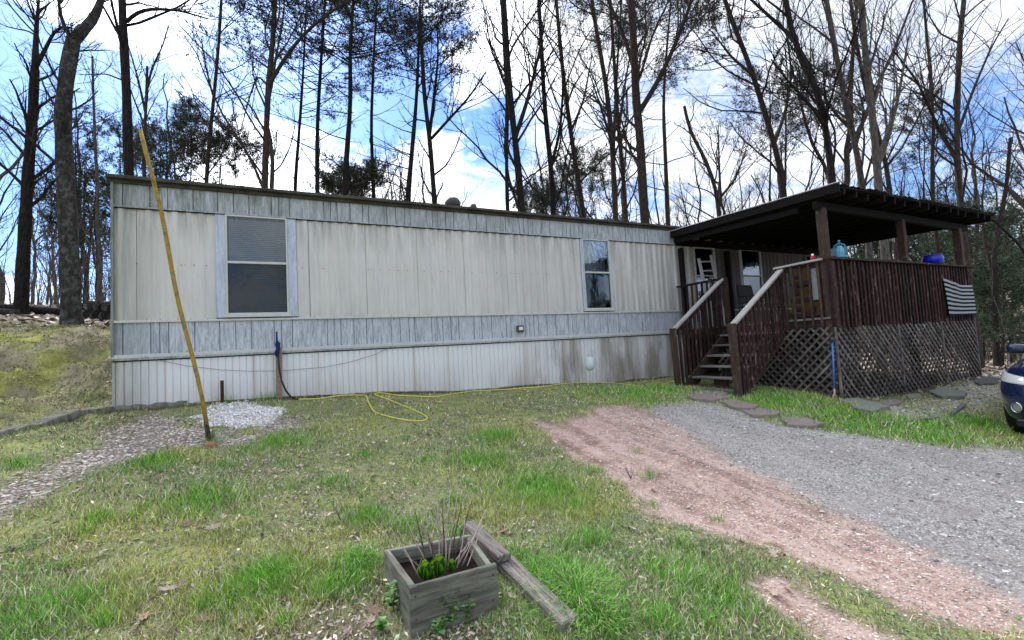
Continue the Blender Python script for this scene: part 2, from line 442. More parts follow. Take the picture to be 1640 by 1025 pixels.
def m_band(name, deep=(.16, .19, .25), light=(.62, .66, .72), topdirt=None):
    m, t, b = material(name, .6, .3); co = objco(t)
    c, X_, Z_, st, st2, fine, bl = stains(t, co, light, 1)
    wg = t.noise(t.scale(co, (1, 1, .07)), 70, 6, .8, .4); wg2 = t.noise(t.scale(co, (1, 1, .12)), 22, 5, .7, .3)
    c = t.mix(t.rng(wg, .42, .62, 0, .7), c, deep); c = t.mix(t.rng(wg2, .5, .72, 0, .7), c, tuple(q*.8 for q in deep))
    if topdirt:
        d = t.math('MULTIPLY', t.rng(bl, .35, .65, .2, 1), t.rng(st, .38, .62, 0, 1), True)
        d = t.math('MULTIPLY', d, t.rng(X_, -1.5, 6, 1.1, .45))
        c = t.mix(t.math('MULTIPLY', d, .65), c, topdirt)
    t.put(b.inputs['Base Color'], c); bump(t, b, wg, .35, .002); return m
def m_skirt():
    m, t, b = material('white_metal_skirting', .4, .4); co = objco(t)
    c, X_, Z_, st, st2, fine, bl = stains(t, co, (.78, .795, .82), 2)
    pn = t.noise(t.scale(co, (1, .001, .001)), 4.6, 2, .5)
    c = t.mix(t.rng(pn, .57, .68, 0, .55), c, (.52, .45, .38))
    mud = t.math('MULTIPLY', t.rng(Z_, 1.35, .72, 0, 1), t.rng(st2, .35, .65, .15, 1), True)
    c = t.mix(t.math('MULTIPLY', mud, .75), c, (.40, .33, .26))
    r = t.math('MULTIPLY', t.rng(X_, 3.8, 4.8, 0, 1), t.rng(st2, .40, .62, .1, 1), True)
    c = t.mix(t.math('MULTIPLY', r, .8), c, (.27, .245, .21))
    r2 = t.math('MULTIPLY', t.rng(X_, 4.2, 6, 0, 1), t.rng(t.noise(t.scale(co, (1, 1, .25)), 5, 5, .7), .55, .75, 0, 1), True)
    c = t.mix(t.math('MULTIPLY', r2, .8), c, (.13, .12, .105))
    c = t.mix(t.rng(fine, .5, .8, 0, .2), c, (.42, .41, .38))
    t.put(b.inputs['Base Color'], c); return m
M_SIDE, M_SKIRT = m_siding(), m_skirt(); M_SHADESIDE = m_plain('shade_darkened_brown_grey_siding', (.12, .117, .117), .6, .3, .35, 4); M_SHADESKIRT = m_plain('shade_darkened_skirting', (.035, .03, .027), .9, .1, .4, 5)  # porch siding and the skirting behind the lattice are darkened in colour for shade
M_BELT = m_band('blue_white_wood_look_band'); M_FRIEZE = m_band('mossy_wood_look_frieze', (.13, .15, .16), (.55, .59, .62), (.075, .095, .065))
M_TRIM = m_plain('white_trim', (.56, .57, .56), .45, .4, .22, 14)
M_TRIMB = m_band('blue_window_trim', (.33, .38, .50), (.58, .64, .74))
def m_roofedge():
    m, t, b = material('mossy_roof_edge', .8, .2); co = objco(t)
    n = t.noise(co, 3.5, 6, .7); n2 = t.noise(t.scale(co, (1, 1, 4)), 14, 4, .7)
    c = t.mix(t.rng(n, .35, .65), (.030, .027, .023), (.10, .09, .075)); c = t.mix(t.rng(n2, .5, .7, 0, .6), c, (.06, .07, .04))
    t.put(b.inputs['Base Color'], c); bump(t, b, n2, .4, .01); return m
M_REDGE = m_roofedge()
def m_glass(name='window_glass', tint=(.90, .93, .94), k=.9):
    m, t, b = material(name, .03, .5)
    m.node_tree.nodes.remove(b); o = [n for n in m.node_tree.nodes if n.type == 'OUTPUT_MATERIAL'][0]
    tr = t.new('ShaderNodeBsdfTransparent'); tr.inputs[0].default_value = (*tint, 1)
    gl = t.new('ShaderNodeBsdfGlossy'); gl.inputs['Roughness'].default_value = .03; gl.inputs[0].default_value = (.9, .95, 1, 1)
    fr = t.new('ShaderNodeFresnel'); fr.inputs[0].default_value = 1.6
    n = t.noise(objco(t), 4, 3, .6); bp = t.new('ShaderNodeBump'); bp.inputs['Strength'].default_value = .15; bp.inputs['Distance'].default_value = .02
    t.put(bp.inputs['Height'], n); t.l.new(bp.outputs[0], gl.inputs['Normal'])
    mx = t.new('ShaderNodeMixShader'); t.put(mx.inputs[0], t.math('MULTIPLY', fr.outputs[0], k, True)); t.l.new(tr.outputs[0], mx.inputs[1]); t.l.new(gl.outputs[0], mx.inputs[2])
    t.l.new(mx.outputs[0], o.inputs[0]); return m
M_GLASS = m_glass(); M_SCREEN = m_glass('screened_glass', (.55, .57, .57), .6)

def m_bark(name, a, b_, lichen=None, tone=.25):
    m, t, b = material(name, .95, .1); co = objco(t)
    n = t.noise(t.scale(co, (1, 1, .28)), 16, 6, .7, .4); v = t.vor(t.scale(co, (1, 1, .3)), 22)
    c = t.mix(t.rng(n, .35, .65), a, b_); c = t.mix(t.rng(v, .05, .3, .6, 0), c, tuple(q*.4 for q in a))
    if lichen:
        l_ = t.noise(co, 7, 5, .7); c = t.mix(t.rng(l_, .50, .62, 0, .75), c, lichen)
    hv = t.new('ShaderNodeHueSaturation'); t.put(hv.inputs['Value'], t.rng(objrand(t), 0, 1, 1-tone, 1+tone)); t.put(hv.inputs['Color'], c)
    t.put(b.inputs['Base Color'], hv.outputs[0]); bump(t, b, t.math('SUBTRACT', n, v), .9, .03); return m
BARK_D = m_bark('dark_bark', (.012, .010, .010), (.036, .032, .030))
BARK_L = m_bark('lichen_bark', (.026, .024, .023), (.072, .068, .064), (.135, .145, .135))
BARK_B = m_bark('brown_bark', (.026, .021, .018), (.075, .062, .054))
BARK_P = m_bark('pale_bark', (.055, .047, .042), (.14, .125, .112))
TWIG = m_bark('twig_bark', (.03, .026, .024), (.075, .065, .06))
def m_leaf(name, cols, attr=False, rough=.6, sub=.0):
    m, t, b = material(name, rough, .25)
    c = t.attr('Col', 0) if attr else t.mix(t.rng(t.noise(objco(t), 1.6, 3), .35, .65), *cols)
    t.put(b.inputs['Base Color'], c); return m
NEEDLE = m_leaf('pine_needles', ((.03, .045, .03), (.075, .10, .065)))
NEEDLE_D = m_leaf('dark_needles', ((.010, .020, .016), (.028, .045, .028)))
CEDAR = m_leaf('cedar_needles', ((.035, .065, .035), (.085, .125, .07)))
M_COL = m_leaf('coloured_blades', None, True)
M_STONE_C = m_leaf('coloured_stones', None, True, .85)

def m_ground():
    m, t, b = material('ground', .95, .12); co = objco(t)
    n1 = t.noise(co, .9, 5, .6); n2 = t.noise(co, 4.5, 6, .65); n3 = t.noise(co, 38, 5, .7); n4 = t.noise(co, 130, 3, .7)
    grass = t.ramp(n2, [(.30, (.10, .085, .045)), (.42, (.12, .16, .05)), (.52, (.18, .24, .065)), (.62, (.27, .31, .075)), (.72, (.38, .33, .16))])
    grass = t.mix(t.rng(n1, .45, .62, 0, .55), grass, (.22, .29, .07))
    dry = t.mix(t.rng(n3, .4, .6), (.17, .135, .09), (.44, .39, .29)); grass = t.mix(t.rng(t.noise(co, 7, 5, .7), .50, .62, 0, .7), grass, dry)
    grass = t.mix(t.rng(n4, .50, .62, 0, .6), grass, (.46, .42, .32)); grass = t.mix(t.rng(n3, .50, .62, 0, .8), grass, (.05, .05, .028))
    moss = t.attr('moss'); mossc = t.mix(t.rng(n2, .35, .65), (.15, .17, .035), (.40, .40, .09)); grass = t.mix(t.math('MULTIPLY', moss, t.rng(t.noise(co, 3, 4, .65), .38, .56, 0, 1), True), grass, mossc)
    litter = t.mix(t.rng(t.noise(co, 13, 6, .75), .35, .65), (.07, .052, .042), (.33, .285, .24)); lit = t.attr('litter')
    bk = t.math('MULTIPLY', t.attr('bank'), t.rng(n1, .3, .6, .5, 1), True); grass = t.mix(bk, grass, t.mix(n3, (.13, .105, .07), (.42, .37, .27))); grass = t.mix(t.math('MULTIPLY', moss, t.attr('bank'), True), grass, mossc)
    c = t.mix(t.math('MULTIPLY', lit, t.rng(n2, .3, .5, .5, 1), True), grass, litter)
    c = t.mix(t.rng(n4, .50, .60, 0, .45), c, (.52, .48, .34)); c = t.mix(t.rng(n3, .52, .60, 0, .5), c, (.055, .05, .028)); c = t.mix(t.rng(t.noise(co, 70, 4, .7), .54, .62, 0, .5), c, (.09, .115, .035))
    # stony surfaces
    sv = t.vor(co, 62, 'F1', 1); sd2 = t.vor(co, 62, 'DISTANCE_TO_EDGE'); sg = t.new('ShaderNodeSeparateColor'); t.put(sg.inputs[0], sv)
    grv = t.mix(sg.outputs[0], (.21, .20, .19), (.58, .56, .54)); grv = t.mix(t.rng(sd2, .0, .12, .7, 0), grv, (.11, .10, .095)); grv = t.mix(t.rng(n1, .4, .65, 0, .5), grv, (.28, .25, .235))
    grv = t.mix(t.rng(t.noise(t.scale(co, (.55, 1.1, 1)), 2.3, 5, .7), .5, .7, 0, .5), grv, (.40, .37, .345))
    dc = t.mix(t.rng(t.noise(co, 9, 6, .75), .35, .65), (.28, .175, .14), (.60, .43, .37)); dc = t.mix(t.rng(t.noise(t.scale(co, (.5, 2.2, 1)), 22, 4, .7), .5, .62, 0, .7), dc, (.66, .50, .45)); dc = t.mix(t.rng(n4, .45, .65, 0, .5), dc, (.58, .43, .38))
    dc = t.mix(t.rng(t.noise(t.scale(co, (.7, 1.2, 1)), 3, 4), .5, .66, 0, .6), dc, (.20, .12, .095))
    pc = t.mix(t.rng(n3, .35, .65), (.12, .095, .08), (.42, .36, .33))
    wc = t.mix(t.rng(n3, .40, .62), (.30, .28, .26), (.66, .66, .66))
    wt = t.noise(t.scale(co, (3.2, .35, 1)), 1.6, 4, .6, .4); dc = t.mix(t.rng(wt, .48, .62, 0, .55), dc, (.62, .48, .43)); dc = t.mix(t.rng(wt, .46, .36, 0, .5), dc, (.19, .115, .095)); grv = t.mix(t.rng(wt, .5, .64, 0, .35), grv, (.52, .47, .43))
    c = t.mix(t.attr('path'), c, pc); c = t.mix(t.attr('gravel'), c, grv); c = t.mix(t.attr('dirt'), c, dc); c = t.mix(t.attr('white'), c, wc)
    c = t.mix(t.math('MULTIPLY', t.attr('debris'), t.rng(n3, .42, .55, 0, .8), True), c, (.50, .48, .45))
    c = t.mix(t.attr('soil'), c, t.mix(n3, (.03, .024, .018), (.10, .08, .06)))  # soil tone also paints the shade under the porch
    t.put(b.inputs['Base Color'], c)
    h = t.math('ADD', t.math('MULTIPLY', n3, .8), t.math('MULTIPLY', n4, .4)); bump(t, b, h, .7, .02); return m
M_GROUND = m_ground()

# ------------------------------------------------------------------ ground
xs = axis(-330, -6.5, 14.5, 330, .05, 1.07); ys = axis(-120, .7, 8.0, 330, .045, 1.075)
GXX, GYY = np.meshgrid(xs, ys); fx, fy = GXX.ravel(), GYY.ravel()
mk = _masks(fx, fy); zz = base_z(fx, fy)+micro(fx, fy, mk)
nx = len(xs); ny = len(ys); idx = np.arange(nx*ny).reshape(ny, nx)
faces = np.stack([idx[:-1, :-1], idx[:-1, 1:], idx[1:, 1:], idx[1:, :-1]], -1).reshape(-1, 4)
def soil_shade_m(x, y):  # bare soil, darkened for the gap line at the wall and the porch shade
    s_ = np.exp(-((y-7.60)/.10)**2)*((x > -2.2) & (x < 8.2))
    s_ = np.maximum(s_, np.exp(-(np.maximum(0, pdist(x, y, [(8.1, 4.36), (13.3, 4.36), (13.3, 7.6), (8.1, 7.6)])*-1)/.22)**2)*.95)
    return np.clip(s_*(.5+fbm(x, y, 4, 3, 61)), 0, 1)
def litter_m(x, y):
    r = np.hypot(x-2, y-2)
    l_ = np.clip((r-11)/7, 0, 1)
    l_ = np.maximum(l_, .75*np.clip((x-13.0)/2.5, 0, 1)*np.clip((y-1)/2, 0, 1))
    l_ = np.maximum(l_, np.clip((y-12.5)/2, 0, 1))
    l_ = np.maximum(l_, .8*np.exp(-((x-.15)/.55)**2-((y-2.0)/.55)**2)) 
    return np.clip(l_, 0, 1)
moss = np.clip((-fx-1.7)/1., 0, 1)*np.clip((fy-6.3)/1.2, 0, 1)*np.clip((14-fy)/3, 0, 1)*np.clip((fbm(fx, fy, 1.5, 4, 72)-.45)*6, 0, 1)
moss = np.maximum(moss, np.clip((fbm(fx, fy, .8, 4, 71)-.47)*7, 0, 1)*np.clip((9-fy)/2, 0, 1)*(np.hypot(fx-1, fy-3) < 9)*.5)
bankm = np.clip((-fx-1.9)/.6, 0, 1)*np.clip((fy-6.6)/.8, 0, 1)
gm = fast_mesh('ground', np.stack([fx, fy, zz], -1), faces, True, dict(**mk, bank=bankm, soil=soil_shade_m(fx, fy), litter=litter_m(fx, fy), moss=moss))  # soil also carries the painted wall gap line and porch shade
tag(link('ground', gm, M_GROUND), kind='structure')

# ------------------------------------------------------------------ mobile home
YW = 7.717; X0, X1 = -2.15, 15.4; DEPTH = 4.25
ZC, ZB, ZA, ZR = 1.635, 2.13, 3.705, 4.09          # skirting top, belt top, frieze bottom, roof edge
home = thing('mobile_home', 'long cream and white metal mobile home with blue-grey bands and stained skirting', 'mobile home', ((X0+X1)/2, YW+2, .6))
def prof_panel(name, x0, x1, z0, z1, y, prof, mat, zfun=None, parent=home):
    "vertical-ribbed sheet from x0 to x1; prof(x) gives how far it stands proud"
    xs_ = prof(x0, x1); v = []; f = []; zs = [z0, z1]
    for (x, d) in xs_: v += [(x, y-d, z0 if zfun is None else zfun(x)), (x, y-d, z1)]
    n = len(xs_)
    for i in range(n-1): f.append((2*i, 2*i+2, 2*i+3, 2*i+1))
    # returned edges give the sheet thickness
    b = len(v)
    for i in (0, n-1):
        x, d = xs_[i]; v += [(x, y-d+.02, v[2*i][2]), (x, y-d+.02, z1)]
    f.append((0, 1, b+1, b)); f.append((2*n-2, b+2, b+3, 2*n-1))
    me = bpy.data.meshes.new(name); me.from_pydata(v, [], f)
    return link(name, me, mat, parent)
def rib_main(x0, x1):
    P = .1524; out_ = [(x0+.003, 0.)]; k = math.ceil((x0-.0)/P)
    while k*P+.15 <= x1+.06:
        a = k*P
        for dx, d in ((.0, 0), (.018, .005), (.036, .017), (.048, .020), (.076, .020), (.088, .017), (.106, .005), (.124, 0)):
            if x0+.004 < a+dx < x1-.004: out_.append((a+dx, d))
        k += 1
    out_.append((x1-.003, 0.)); return out_
RG = random.Random(11)
GROOVES = []; g_ = X0
while g_ < X1: g_ += RG.choice((.1, .2, .2, .1, .3, .15)); GROOVES.append(g_)
def rib_belt(x0, x1):
    out_ = [(x0+.001, 0.)]
    for g in GROOVES:
        if x0+.02 < g < x1-.02: out_ += [(g-.007, 0.003), (g-.003, -.018), (g+.003, -.018), (g+.007, 0.003), (g+.03, .0), ]
    out_ = sorted(out_); out_.append((x1-.001, 0.)); return out_
def rib_skirt(x0, x1):
    P = .0885; out_ = [(x0+.001, 0.)]; k = math.ceil(x0/P)
    while k*P+.03 < x1:
        a = k*P
        if a > x0+.012 :
            out_ += [(a-.007, .0), (a-.002, -.012), (a+.002, -.012), (a+.007, 0.0), (a+.045, .004)]
        k += 1
    out_.append((x1-.001, 0.)); return out_
edges = [X0, -1.90, -.985, None, .085, .26, 1.127, 1.994, 2.861, 3.728, 4.595, 5.455, None, 6.235, 7.10, 7.97, 8.72, None, 9.50, 10.38, None, 11.24, 12.1, 12.97, 13.84, 14.7, X1]
for a, b in zip(edges[:-1], edges[1:]):
    if a is None or b is None: continue
    prof_panel('siding_panel', a, b, ZB, ZA, YW, rib_main, M_SIDE if b < 9 else M_SHADESIDE)
for lst, z0, z1, pr, nm, mt in ((None, ZC, ZB, rib_belt, 'belt_panel', M_BELT), (None, ZA, ZR-.02, rib_belt, 'frieze_panel', M_FRIEZE)):
    x = X0; i = 0
    while x < X1-.1:
        e = min(x+2.44, X1); prof_panel(nm, x, e, z0, z1, YW, pr, mt if x < 9.5 else M_SHADESIDE); x = e
x = X0-.01
while x < X1-.1:
    e = min(x+.89, X1); prof_panel('skirt_panel', x, e, 0, ZC, YW-.012, rib_skirt, M_SKIRT if x < 8.0 else M_SHADESKIRT, lambda q: gz(q, YW)-.12+.02*math.sin(q*9)); x = e
# unseen sides, roof deck, dark interior
mb = MB(); mb.poly([(X0, YW+.003, .2), (X0, YW+.003, ZR), (X0, YW+DEPTH, ZR), (X0, YW+DEPTH, .2)]); mb.poly([(X1, YW+.003, .1), (X1, YW+DEPTH, .1), (X1, YW+DEPTH, ZR), (X1, YW+.003, ZR)])
mb.poly([(X0, YW+DEPTH, .1), (X0, YW+DEPTH, ZR), (X1, YW+DEPTH, ZR), (X1, YW+DEPTH, .1)]); mb.build('wall', M_SIDE, home)
mb = MB(); mb.box(((X0+X1)/2, YW+.5, 2.9), (X1-X0-.1, .02, 2.2)); mb.box(((X0+X1)/2, YW+.3, 1.86), (X1-X0-.1, .5, .03)); mb.build('inner_wall', m_plain('dim_interior', (.05, .045, .04), .9), home)
mb = MB(); n = 60
for i in range(n):
    xa = X0-.05+(X1-X0+.1)*i/n; xb = X0-.05+(X1-X0+.1)*(i+1)/n
    pr = [(YW-.07, ZR+.035), (YW+.6, ZR+.10), (YW+DEPTH/2, ZR+.22), (YW+DEPTH-.6, ZR+.10), (YW+DEPTH+.07, ZR+.03)]
    for (ya, za), (yb, zb) in zip(pr[:-1], pr[1:]):
        mb.poly([(xa, ya, za), (xb, ya, za), (xb, yb, zb), (xa, yb, zb)])
mb.build('roof', m_plain('dull_roof_sheet', (.20, .195, .18), .6, .4, .4, 3), home)
mb = MB()
x = X0-.06; R2 = random.Random(3)
while x < X1:
    e = min(x+3.05, X1+.05); dz = R2.uniform(-.006, .006)
    mb.box(((x+e)/2, YW-.045, ZR+.022+dz), (e-x-.004, .105, .045)); mb.box(((x+e)/2, YW-.02, ZR-.026+dz), (e-x-.004, .035, .05)); x = e
mb.build('roof_edge', M_REDGE, home)
mb = MB(); x = X0
RR = random.Random(9)
for k in range(260):      # moss tufts and leaf bits caught on the roof edge
    x = RR.uniform(X0, 8.2); s_ = RR.uniform(.008, .028)*(1.3 if RR.random() < .1 else 1)
    mb.lathe((x, YW-.04+RR.uniform(-.02, .05), ZR+.038), [(s_*1.6, -.004), (s_*1.1, s_*.5), (0.001, s_*.8)], 6)
tag(mb.build('roof_edge_moss', m_plain('dark_moss', (.045, .045, .028), .95, .05, .5), home), kind='stuff')
def trim(name, z, h, d, mat, x0=X0-.01, x1=X1):
    m_ = MB(); x = x0
    while x < x1-.1:
        e = min(x+3.66, x1); m_.box(((x+e)/2, YW-d/2-.004, z), (e-x-.003, d, h), None, .004); x = e
    return m_.build(name, mat, home)
trim('frieze_trim', ZA+.008, .024, .036, M_FRIEZE); trim('belt_trim', ZB+.004, .034, .024, M_TRIM)
trim('painted_shadow_strip', ZA-.009, .009, .026, BLACK); trim('painted_shadow_strip', ZC-.034, .014, .02, BLACK)  # solid black strips painting the shadow lines under the trims
trim('sill_trim', ZC+.028, .05, .028, M_TRIM); trim('sill_lip', ZC-.012, .028, .042, M_FRIEZE)
mb = MB(); mb.box((X0-.004, YW-.012, (ZC+ZR)/2), (.03, .05, ZR-ZC-.06)); mb.build('corner_trim', M_FRIEZE, home)
mb = MB(); x = X0+.1
while x < 8.6:
    mb.lathe((x, YW-.002, 2.93+RR.uniform(-.004, .004)), [(.007, -.006), (.007, .006), (.0001, .006)], 6)
    if RR.random() < .35: mb.lathe((x+.045, YW-.002, 2.93), [(.006, -.006), (.006, .006), (.0001, .006)], 6)
    x += RR.choice((.15, .15, .2, .3))
    if -1.0 < x < .1: x = .16
    if 5.4 < x < 6.25: x = 6.3
x = X0+.06
while x < 8.2:
    mb.box((x, YW-.018, ZB+.026), (.012, .012, .008)); mb.box((x+.1, YW-.02, ZC+.06), (.012, .012, .009)); x += RR.choice((.2, .3, .15))
tag(mb.build('screw_heads', m_plain('rusty_screws', (.08, .06, .05), .7), home), kind='stuff')

def window(x0, x1, z0, z1, zm, tw, name='window'):
    "sash window with side casings"
    root = bpy.data.objects.new(name, None); COL.objects.link(root); root.parent = home; root.matrix_parent_inverse = Matrix.Translation(-home.location)
    for xc in (x0+tw/2, x1-tw/2):
        w_ = MB(); w_.box((xc, YW-.008, (z0+z1)/2), (tw, .034, z1-z0), None, .004); w_.build('casing', M_TRIMB, root)
    a, b = x0+tw, x1-tw; s_ = MB(); t_ = .024; yf = YW-.018
    s_.box((a+t_/2, yf, (z0+z1)/2), (t_, .04, z1-z0-.004)); s_.box((b-t_/2, yf, (z0+z1)/2), (t_, .04, z1-z0-.004))
    s_.box(((a+b)/2, yf, z1-t_/2), (b-a-2*t_, .04, t_)); s_.box(((a+b)/2, yf-.006, zm), (b-a-2*t_-.002, .044, .034)); s_.box(((a+b)/2, yf, z0+.055), (b-a-2*t_, .04, t_))
    s_.build('sash_frame', M_TRIM, root)
    c_ = MB(); c_.box(((a+b)/2, YW-.02, z0+.022), (b-a+.06, .06, .042), None, .004)
    for k in range(8): c_.lathe((a+.04+(b-a-.08)*k/7, YW-.05, z0+.035), [(.006, -.006), (.006, .006), (.0001, .006)], 5)
    c_.build('sill', M_TRIM, root)
    for (p, q, yy) in ((zm+.017, z1-t_, YW-.012), (z0+.066, zm-.017, YW-.004)):
        g_ = MB(); g_.box(((a+b)/2, yy, (p+q)/2), (b-a-2*t_, .004, q-p), None, .0005); g_.build('pane', M_GLASS if p > zm else M_SCREEN, root)
    for xc in (a-.005, b+.005): j = MB(); j.box((xc, YW+.055, (z0+z1)/2), (.01, .09, z1-z0)); j.build('reveal', M_TRIM, root)
    return root, a+t_, b-t_
wn1, a, b = window(-.985, .085, 2.165, ZA-.005, 2.985, .125)
mb = MB(); z = 2.25
M_BLIND = m_plain('beige_blind_slats', (.28, .28, .26), .5, .3, .12)
while z < ZA-.06:
    R_ = Matrix.Rotation(math.radians(66), 3, 'X'); mb.box(((a+b)/2+.004, YW+.022, z), (b-a-.02, .030, .0016), np.array(R_), .0003); z += .030
for xx in (a+.12, b-.12): mb.box((xx, YW+.008, (2.25+ZA)/2), (.006, .002, ZA-2.3))
mb.build('blind', M_BLIND, wn1)
mb = MB(); mb.tube([(a+.02, YW+.012, 2.55), (a+.05, YW+.012, 2.66), (a+.1, YW+.012, 2.70), (a+.11, YW+.012, 2.685)], [.012, .012, .018, .012], 6); mb.build('blue_tab', m_plain('deep_blue_plastic', (.01, .05, .22), .5), wn1)
wn2, a, b = window(5.455, 6.235, 2.165, ZA-.005, 2.985, .04)
v = []; f = []; nz, nxn = 24, 40
for i in range(nz+1):
    zq = 2.2+1.47*i/nz
    for j in range(nxn+1):
        s_ = j/nxn; lft = a+.02+.10*max(0, 1-abs(i/nz-.35)*2.2)+.02*i/nz; rgt = b-.09+.06*math.sin(i/nz*2)
        xq = lft+(rgt-lft)*s_; v.append((xq, YW+.06+.018*math.sin(s_*38+i*.1)*(.4+.6*s_), zq))
f = [(i*(nxn+1)+j, i*(nxn+1)+j+1, (i+1)*(nxn+1)+j+1, (i+1)*(nxn+1)+j) for i in range(nz) for j in range(nxn)]
link('curtain', fast_mesh('curtain', v, f, True), m_plain('grey_curtain', (.30, .30, .33), .9, .1, .3, 3), wn2)
# storm door and the window under the porch
mb = MB(); xa, xb = 8.74, 9.48
mb.box((xa+.02, YW-.01, 2.78), (.04, .05, 1.84)); mb.box((xb-.02, YW-.01, 2.78), (.04, .05, 1.84)); mb.box(((xa+xb)/2, YW-.01, 3.68), (xb-xa-.08, .05, .045)); dr = mb.build('door', M_TRIM, home)
mb = MB(); mb.box(((xa+xb)/2, YW-.012, 2.12), (xb-xa-.084, .04, .5)); mb.box(((xa+xb)/2, YW-.014, 2.985), (xb-xa-.084, .03, .03)); mb.build('door_panel', M_TRIM, dr)
mb = MB(); mb.box(((xa+xb)/2, YW+.0, 3.33), (xb-xa-.09, .004, .64), None, .0005); mb.build('pane', M_GLASS, dr)
mb = MB(); mb.box(((xa+xb)/2, YW+.0, 2.67), (xb-xa-.09, .004, .58), None, .0005); mb.build('pane', M_GLASS, dr)
mb = MB(); mb.box((xb-.09, YW-.05, 2.85), (.03, .03, .14)); mb.build('handle', m_plain('dark_metal', (.05, .05, .055), .4), dr)
wn3, a, b = window(10.38, 11.24, 2.165, ZA-.005, 3.02, .05)
mb = MB(); 
for k in range(10): mb.box((a+.03+k*.038, YW+.05+.006*(k % 2), 2.60), (.04, .006, .82), None, .001)
mb.build('curtain', m_plain('white_curtain', (.35, .35, .36), .9, .1, .1), wn3)
# outlet box on the belt
mb = MB(); mb.box((3.93, YW-.03, 1.85), (.15, .05, .13), None, .01); ob = mb.build('outlet_box', m_plain('dark_outlet_box', (.09, .09, .085), .6), home)
mb = MB(); mb.box((3.935, YW-.058, 1.855), (.085, .008, .06), None, .02); mb.build('outlet_cover', m_plain('outlet_white', (.8, .8, .78), .4), ob)
# roof vents
for (x, y, r, h) in ((3.15, 9.0, .13, .52), (3.62, 9.0, .06, .44)):
    v_ = MB(); v_.lathe((x, y, ZR+.14), [(r*.75, 0), (r*.75, h*.62), (r*1.25, h*.62), (r*1.3, h*.86), (r*.9, h), (.001, h*1.03)], 18)
    v_.build('roof_vent', m_plain('dark_vent_metal', (.05, .045, .042), .5), home)
# cable sagging along the skirting
pts = [at_y(px, py, YW-.035) for px, py in ((232, 571), (250, 576), (300, 586), (350, 592), (400, 594.5), (450, 594), (520, 588), (560, 580), (600, 568), (625, 556))]
mb = MB(); mb.tube(pts, .0035, 5); tag(mb.build('cable', m_plain('grey_cable', (.16, .17, .18), .5)), 'thin grey cable sagging in a shallow curve across the white skirting', 'cable')

# ------------------------------------------------------------------ porch deck
YF = 4.39; XL, XR = 8.12, 13.27; ZD = 1.72; ZCAP = 2.70
porch = thing('porch_deck', 'raised brown wooden porch with slatted railing, lattice base and dark shed roof', 'porch', (XL, YF, .35))
def piece(name, mb_, mat, parent=porch): return mb_.build(name, mat, parent)
# floor boards run along x
y = YF+.02
while y < YW-.1:
    m_ = MB(); m_.box(((XL+XR)/2, y+.07, ZD-.02), (XR-XL+.06, .138, .036)); piece('floor_board', m_, W_GREY); y += .144
for c, sz in ((((XL+XR)/2, YF+.02, ZD-.13), (XR-XL, .04, .18)), ((XL+.02, (YF+YW)/2, ZD-.13), (.04, YW-YF-.1, .18)), ((XR-.02, (YF+YW)/2, ZD-.13), (.04, YW-YF-.1, .18))):
    m_ = MB(); m_.box(c, sz); piece('rim_joist', m_, W_POST)
for i in range(8):
    m_ = MB(); xj = XL+.5+i*.6; m_.box((xj, (YF+YW)/2, ZD-.13), (.04, YW-YF-.16, .17)); piece('floor_joist', m_, W_ROOF)
# posts
for (x, y, z1, ww) in ((XL+.06, YF+.06, 3.58, .125), (10.80, YF+.06, 3.58, .115), (XR-.06, YF+.06, 3.56, .125)):
    m_ = MB(); g = gz(x, y); m_.box((x, y, (g-.1+z1)/2), (ww, ww, z1-g+.1), None, .006); piece('post', m_, W_POST)
for (x, y) in ((XL+.06, 5.23), (XL+.06, 6.45)):
    m_ = MB(); m_.box((x, y, (ZCAP+.02+.3)/2), (.09, .09, ZCAP+.02-.3), None, .006); piece('post', m_, W_POST)
for (x, y) in ((XR-.06, YW-.12), (XL+1.7, YW-.1), (XL+.1, YW-.12)):
    m_ = MB(); m_.box((x, y, 2.1), (.1, .1, 3.0), None, .006); piece('post', m_, W_ROOF)
# rail caps
def plank(name, a, b, w_, h, mat, up=(0, 0, 1), parent=porch): m_ = MB(); m_.beam(a, b, w_, h, up, .004); return piece(name, m_, mat, parent)
plank('rail_cap', (XL-.02, YF-.01, ZCAP), (10.6, YF-.01, ZCAP+.004), .15, .035, W_STAIN); plank('rail_cap', (10.604, YF-.01, ZCAP+.004), (XR+.25, YF-.01, ZCAP+.002), .15, .035, W_STAIN)
plank('rail_cap', (XL-.005, YF+.07, ZCAP+.002), (XL-.005, 5.30, ZCAP-.01), .14, .035, W_CAP)
plank('rail_cap', (XR, YF+.07, ZCAP-.002), (XR, YW-.1, ZCAP-.002), .14, .035, W_STAIN)
plank('rail_cap', (XL-.005, 6.5, ZCAP-.005), (XL-.005, YW-.06, ZCAP-.005), .14, .035, W_STAIN)
for z in (ZCAP-.07, ZD+.08):
    plank('rail', (XL+.13, YF+.035, z), (XR-.13, YF+.035, z), .035, .09, W_STAIN)
    plank('rail', (XL+.035, YF+.13, z), (XL+.035, 5.18, z), .035, .09, W_STAIN)
    plank('rail', (XR-.035, YF+.13, z), (XR-.035, YW-.1, z), .035, .09, W_STAIN)
RB = random.Random(21)
def baluster(a, b, w_=.038, d=.036, mat=None, name='baluster'):
    m_ = MB(); a = np.array(a)+[RB.uniform(-.006, .006), 0, 0]; b = np.array(b)+[RB.uniform(-.006, .006), 0, 0]
    m_.beam(a, b, w_, d, (0, 1, 0)); return piece(name, m_, mat or W_STAIN)
nb = 41
for i in range(nb):
    x = XL+.12+(XR-XL-.2)*i/(nb-1)
    baluster((x, YF-.02, 1.53+RB.uniform(-.012, .012)), (x, YF-.02, ZCAP-.02), .052)
